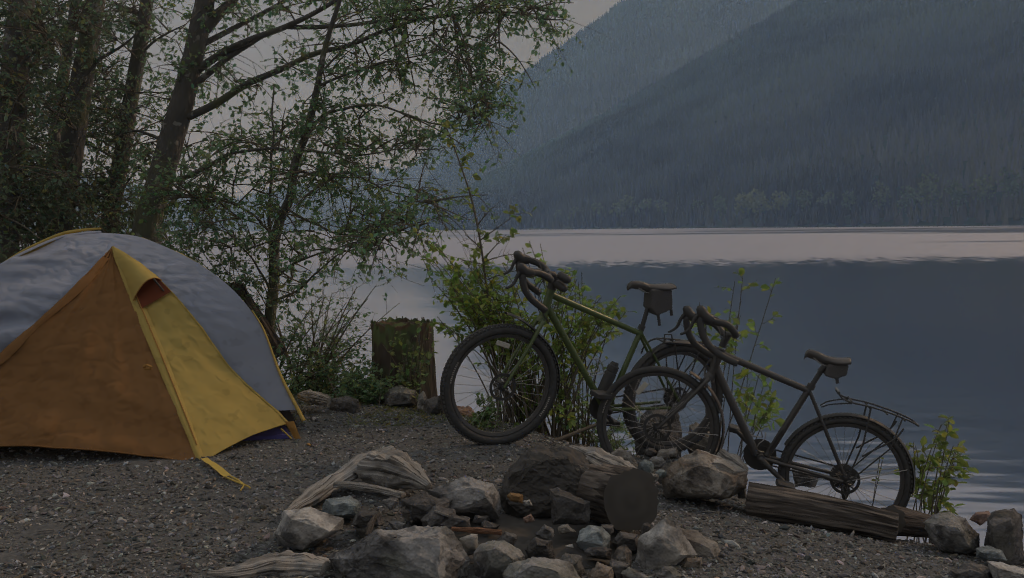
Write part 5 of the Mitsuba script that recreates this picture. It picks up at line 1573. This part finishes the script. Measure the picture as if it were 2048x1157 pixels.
for k, (o, Y_, th, m, label) in enumerate((
    ([(640, 1120), (700, 1088), (770, 1100), (780, 1180), (650, 1180)], 3.2, .2, D_, 'low dark stone in front of the diamond shaped stone'),
    ([(840, 1040), (870, 1012), (910, 1020), (915, 1055), (850, 1060)], 3.5, .16, D_, 'small dark stone at the back of the ash, left of the reddish stick'),
    ([(1050, 1100), (1070, 1075), (1105, 1080), (1112, 1120), (1060, 1125)], 3.28, .16, D_, 'dark stone between the reddish stick and the bluish grey stone'),
    ([(1108, 1130), (1130, 1105), (1165, 1112), (1175, 1165), (1120, 1180)], 3.15, .18, D_, 'dark stone right of the rounded speckled stone'),
    ([(1176, 1150), (1195, 1125), (1225, 1135), (1232, 1190), (1180, 1190)], 3.08, .16, B_, 'brown stone at the bottom edge below the bluish grey stone'),
    ([(1222, 1085), (1240, 1062), (1280, 1068), (1290, 1105), (1240, 1112)], 3.45, .18, D_, 'dark stone under the round log end'),
    ([(1400, 1160), (1425, 1138), (1462, 1142), (1480, 1185), (1410, 1190)], 3.25, .18, D_, 'dark stone at the right end of the fire ring by the bottom edge'),
    ([(700, 1050), (716, 1022), (760, 1020), (772, 1050), (720, 1062)], 3.5, .16, D_, 'dark stone inside the ring behind the burnt stick'),
    ([(560, 1150), (590, 1118), (640, 1112), (655, 1140), (600, 1165)], 3.2, .16, D_, 'dark stone between the diamond shaped stone and the weathered slab'),
    ([(880, 1050), (905, 1028), (940, 1035), (942, 1056), (890, 1060)], 3.42, .12, D_, 'dark stone just behind the sharp crested boulder'))):
    rock(label, o, Y_, th, m, 560 + k, (), .07)
JUMBLE = [(620, 1050, 24, 3.55), (735, 1065, 22, 3.45), (790, 1055, 20, 3.5), (820, 1030, 22, 3.6), (985, 1050, 18, 3.5), (1010, 1075, 22, 3.3), (1090, 1065, 20, 3.4), (1130, 1060, 18, 3.45), (1195, 1110, 24, 3.25), (1240, 1140, 26, 3.15),
          (1270, 1150, 22, 3.1), (1110, 1150, 24, 3.05), (960, 1040, 16, 3.55), (1210, 1060, 18, 3.5), (1330, 1150, 26, 3.15), (1390, 1130, 24, 3.3), (1440, 1120, 18, 3.45), (700, 1010, 18, 3.75), (780, 1005, 18, 3.72), (640, 1085, 16, 3.4), (1000, 1120, 18, 3.1), (1290, 1060, 16, 3.5)]
for k, (x, y, s, Y_) in enumerate(JUMBLE):
    r = np.random.default_rng(900 + k)
    o = [(x + s * 1.15 * r.uniform(.65, 1.25) * math.cos(a), y + s * .85 * r.uniform(.65, 1.25) * math.sin(a)) for a in np.sort(r.uniform(0, 2 * math.pi, 7))]
    if trimesh.convex.convex_hull(np.array([[p[0], p[1], q] for p in o for q in (0, 1)])).volume < s * s * .7:
        o = [(x + s * math.cos(a), y + s * .8 * math.sin(a)) for a in np.linspace(.3, 2 * math.pi + .3, 7)[:-1]]
    rock(f'small dark angular stone wedged into the fire ring, {ORD[sorted(q[0] for q in JUMBLE).index(x)]} from the left', o, Y_, s * 1.8 / FPX * Y_, (D_, D_, G_, B_)[k % 4], 900 + k, (), .07, 'ring_stone', detail=11, cat_name='stone', group='small stones of the fire ring')
RUB = sorted([(1292, 935), (1312, 925), (1328, 908), (1288, 958), (1306, 958), (1345, 905), (1300, 905), (1270, 950), (1355, 930), (1322, 948)])
for k, (x, y, s, Y_, m) in enumerate(((1292, 935, 20, 4.6, U_), (1312, 925, 17, 4.7, G_), (1328, 908, 14, 4.8, B_), (1288, 958, 16, 4.45, P_), (1306, 958, 15, 4.4, G_), (1345, 905, 15, 4.85, P_), (1300, 905, 14, 5.0, D_), (1270, 950, 13, 4.5, G_), (1355, 930, 12, 4.6, B_), (1322, 948, 14, 4.45, U_))):
    r = np.random.default_rng(600 + k)
    o = [(x + s * r.uniform(.75, 1.2) * math.cos(a), y + s * .8 * r.uniform(.75, 1.2) * math.sin(a)) for a in np.linspace(0, 2 * math.pi, 8)[:-1]]
    rock(f'fist sized rubble stone between the charred log and the brown boulder, {ORD[RUB.index((x, y))]} from the left', o, Y_, s * 1.7 / FPX * Y_, m, 600 + k, (), .06, 'rubble_stone', group='rubble between the log and the boulder', detail=10, cat_name='stone')
rock('lichen covered rounded boulder at the lower right by the seedlings', [(1842, 1042), (1866, 1028), (1900, 1025), (1932, 1036), (1960, 1068), (1962, 1105), (1935, 1112), (1880, 1108), (1856, 1080)], 4.05, .34, G_, 530, ((1880, 1060, .12), (1940, 1085, .12)), .045, detail=22, smooth=40)
rock('dark square edged block at the lower right corner by the water', [(1972, 1035), (1990, 1020), (2030, 1014), (2044, 1030), (2052, 1130), (2000, 1150), (1970, 1090)], 4.0, .34, D_, 531, ((1985, 1060, .12), (2035, 1050, .05)), .035, detail=20)
rock('reddish stone behind the lichen covered boulder', [(1938, 1040), (1950, 1024), (1978, 1022), (1986, 1034), (1960, 1052)], 4.4, .14, E_, 532, (), .05)
rock('small bluish green stone below the dark square edged block', [(1952, 1098), (1978, 1091), (2005, 1102), (2018, 1122), (1975, 1124), (1952, 1112)], 3.72, .14, U_, 533, (), .06)
rock('pale flat slab in the lower right corner', [(1972, 1122), (2000, 1124), (2070, 1142), (2090, 1180), (1990, 1180)], 3.45, .16, P_, 534, ((2010, 1150, .06),), .04)
rock('dark stone under the pale flat slab in the lower right corner', [(1900, 1140), (1940, 1122), (1985, 1140), (1990, 1190), (1905, 1190)], 3.5, .16, D_, 535, (), .06)
rock('pale slab lying in the shallow water behind the rear wheel of the dark bicycle', [(1582, 940), (1592, 925), (1640, 952), (1630, 975), (1590, 975)], 5.3, .2, G_, 536, (), .05)
rock('pale round stone just behind the crank of the dark bicycle', [(1514, 905), (1520, 892), (1534, 887), (1542, 902), (1538, 920), (1516, 920)], 5.3, .1, P_, 537, (), .05)
rock('grey white stone left of the big weathered log', [(1474, 985), (1478, 968), (1492, 964), (1494, 998), (1476, 998)], 4.55, .1, P_, 538, (), .05)
rock('black boulder in the shade of the bush left of the stump', [(656, 822), (664, 798), (690, 791), (718, 800), (728, 826), (715, 842), (665, 842)], 5.85, .22, D_, 540, (), .05)
rock('pale ridged stone at the left foot of the stump', [(764, 800), (772, 778), (800, 770), (832, 780), (838, 812), (770, 815)], 6.15, .2, G_, 541, (), .06)
rock('pale upright stone at the right foot of the stump', [(832, 815), (836, 790), (848, 782), (858, 805), (858, 830), (836, 830)], 6.05, .12, P_, 542, (), .06)
rock('dark stone between the stump and the front wheel of the green bicycle', [(838, 835), (850, 800), (880, 790), (892, 820), (890, 845), (842, 845)], 6.0, .2, D_, 543, (), .06)
rock('pinkish stone on the shore seen through the front wheel of the green bicycle', [(900, 830), (908, 812), (940, 812), (955, 830), (950, 842), (902, 842)], 6.3, .2, E_, 544, (), .06)
rock('pale flat stone under the spokes of the front wheel of the green bicycle', [(908, 842), (918, 828), (935, 840), (930, 852), (912, 852)], 5.6, .08, P_, 545, (), .05)
rock('flat stone at the water edge right of the front wheel of the green bicycle', [(1128, 905), (1150, 893), (1185, 902), (1215, 912), (1235, 935), (1140, 935)], 5.3, .2, G_, 546, (), .05)

# burnt bed of the fire
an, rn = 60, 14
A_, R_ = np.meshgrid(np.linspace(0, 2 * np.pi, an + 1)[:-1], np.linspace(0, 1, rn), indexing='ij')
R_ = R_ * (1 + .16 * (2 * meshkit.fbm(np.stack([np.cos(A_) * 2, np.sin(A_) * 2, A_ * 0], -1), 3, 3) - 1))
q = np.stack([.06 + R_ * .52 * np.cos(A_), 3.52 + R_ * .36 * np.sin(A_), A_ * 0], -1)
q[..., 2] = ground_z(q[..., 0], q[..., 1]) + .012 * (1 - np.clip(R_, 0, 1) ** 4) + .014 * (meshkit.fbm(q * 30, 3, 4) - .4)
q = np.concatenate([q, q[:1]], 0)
single('ash_bed', (q.reshape(-1, 3), grid_faces(an + 1, rn)), 'm_char_shade', 'black bed of charcoal and ash inside the fire ring', 'ash', True)

# gravel: small stones and chips too many to count, denser and larger near the camera
rs = np.random.default_rng(2024)
N = 82000
Yg = 2.55 + 5.2 * rs.uniform(0, 1, N) ** 1.35
Xg = rs.uniform(-.66, .62, N) * (Yg + .3)
zg = ground_z(Xg, Yg)
keep = (zg > -.50) & ~((np.hypot(Xg - .02, Yg - 3.5) < .42) & (rs.uniform(size=N) < .75)) & (meshkit.fbm(np.stack([Xg, Yg, Xg * 0], -1) * 3.1, 3, 5) > .22)
keep &= ~((Yg > 6.2) & (rs.uniform(size=N) < .6))
Xg, Yg, zg = Xg[keep], Yg[keep], zg[keep]
N = len(Xg)
ico = trimesh.creation.icosphere(0)
octa = trimesh.creation.icosphere(0)
Vv = np.array(ico.vertices)
nv = 12
shape = np.stack([np.array(Vv) * (1 + .35 * np.random.default_rng(k).normal(size=(12, 1)) * .6) for k in range(16)])
which = rs.integers(0, 16, N)
sc = rs.lognormal(0, .45, N) * .0051
sc = np.minimum(sc, .020)
ar = np.where(rs.uniform(size=N) < .22, rs.uniform(2.0, 4.2, N), rs.uniform(1.0, 1.7, N))
sx_, sy_, sz_ = sc * np.sqrt(ar), sc / np.sqrt(ar) * rs.uniform(.8, 1.1, N), sc * rs.uniform(.32, .75, N)
v = shape[which] * np.stack([sx_, sy_, sz_], 1)[:, None]
yaw, tl, tl2 = rs.uniform(0, 2 * np.pi, N), rs.normal(0, .25, N), rs.normal(0, .25, N)
v[..., 2] += v[..., 0] * tl[:, None] + v[..., 1] * tl2[:, None]
cy, sy = np.cos(yaw)[:, None], np.sin(yaw)[:, None]
v = np.stack([v[..., 0] * cy - v[..., 1] * sy, v[..., 0] * sy + v[..., 1] * cy, v[..., 2]], -1) + np.stack([Xg, Yg, zg + sz_ * .45], 1)[:, None]
f = (np.array(ico.faces)[None] + (np.arange(N) * 12)[:, None, None]).reshape(-1, 3)
lum = np.exp(rs.normal(-1.90, .45, N))
lum = np.where(rs.uniform(size=N) < .055, rs.uniform(.32, .48, N), lum)
col = np.clip(lum[:, None] * np.array([.95, 1.0, 1.05]) * (1 + rs.normal(size=(N, 3)) * [.06, .03, .06]), .03, .6)
brown = (ar > 2) & (rs.uniform(size=N) < .5)
col[brown] = col[brown] * [1.15, .98, .82]
scene['gravel'] = mikit.ply((v.reshape(-1, 3), f), 'm_gravel', False, color=np.repeat(col, 12, 0))
lab('gravel', 'dark grey gravel and wood chips covering the campsite', 'gravel', None, 'stuff')

# short pale sticks that stand out on the gravel
TWIGS = ((318, 1108, 48, 22), (278, 1082, 30, 25), (275, 1096, 26, 30), (318, 1114, 30, 15), (160, 1100, 26, 40), (350, 1062, 32, 5), (420, 1052, 30, -12), (610, 932, 34, 8), (560, 940, 22, 20), (472, 1010, 28, -10), (200, 1035, 24, 35), (92, 1068, 30, 12),
                                      (1500, 1125, 44, -52), (1462, 1058, 40, 2), (1700, 1105, 44, -18), (1560, 1108, 30, -30), (1640, 1082, 28, -14), (1760, 1130, 34, -20), (1420, 1030, 30, -8), (1590, 1140, 36, -35), (1380, 1022, 26, 10), (520, 1045, 22, 4), (705, 900, 24, -20), (650, 1000, 20, 30))
TW = sorted((t_[0], t_[1]) for t_ in TWIGS)
for k, (px, py, L, ang) in enumerate(TWIGS):
    c = on_ground(px, py) + [0, 0, .012]
    m = c[1] / FPX * L
    a = math.radians(ang)
    d = np.array([math.cos(a), math.sin(a) * 1.6, 0]) * m * .5
    r = np.random.default_rng(800 + k)
    mid = c + r.normal(size=3) * .006
    w = r.uniform(.003, .006)
    (v_, f_), uv_ = flat_wood([c - d, mid, c + d], [w * .7, w, w * .6], [w * .5, w * .7, w * .4], 30 + k, 8, 7)
    single('twig', (v_, f_), 'm_driftwood', f'short pale twig lying loose on the gravel, {ORD[TW.index((px, py))]} from the left', 'twig', True, 'twigs scattered on the gravel', uv=uv_)

# grass and moss on the bank in front of the stump
n = 5200
gx_, gy_ = rs.uniform(-1.9, .1, n), rs.uniform(5.35, 6.5, n)
patch = meshkit.fbm(np.stack([gx_, gy_, gx_ * 0], -1) * 2.6, 3, 15)
ok = patch > .47
gx_, gy_ = gx_[ok], gy_[ok]
n = len(gx_)
b0 = np.stack([gx_, gy_, ground_z(gx_, gy_) - .004], 1)
d = unit(np.stack([rs.normal(size=n) * .9, rs.normal(size=n) * .9, rs.uniform(.35, 1.0, n)], 1))
L = rs.uniform(.02, .065, n)[:, None]
sd = unit(np.cross(d, rs.normal(size=(n, 3)))) * .0022
v = np.stack([b0 - sd, b0 + sd, b0 + d * L * .6 + sd * .7 - [0, 0, .002], b0 + d * L - [0, 0, .01]], 1)
f = (np.array([[0, 1, 2], [0, 2, 3]])[None] + (np.arange(n) * 4)[:, None, None]).reshape(-1, 3)
c = np.array([[.16, .19, .085]]) * rs.uniform(.6, 1.4, (n, 1)) * (1 + rs.normal(size=(n, 3)) * .08)
c[rs.uniform(size=n) < .3] *= [1.5, 1.2, .9]
scene['grass'] = mikit.ply((v.reshape(-1, 3), f), 'm_grass', False, color=np.repeat(np.clip(c, .02, .5), 4, 0))
lab('grass', 'sparse moss and short grass on the bank in front of the stump', 'grass', None, 'stuff')


# ------------------------------------------------------------------ the air over the lake and the campsite
scene['haze'] = {'type': 'cube', 'to_world': T().translate([0, 3600, 495]).scale([9500, 5500, 505]), 'bsdf': {'type': 'null'}, 'interior': {'type': 'ref', 'id': 'air'}}
lab('haze', 'thin blue haze in the air over the lake', 'haze', None, 'stuff')
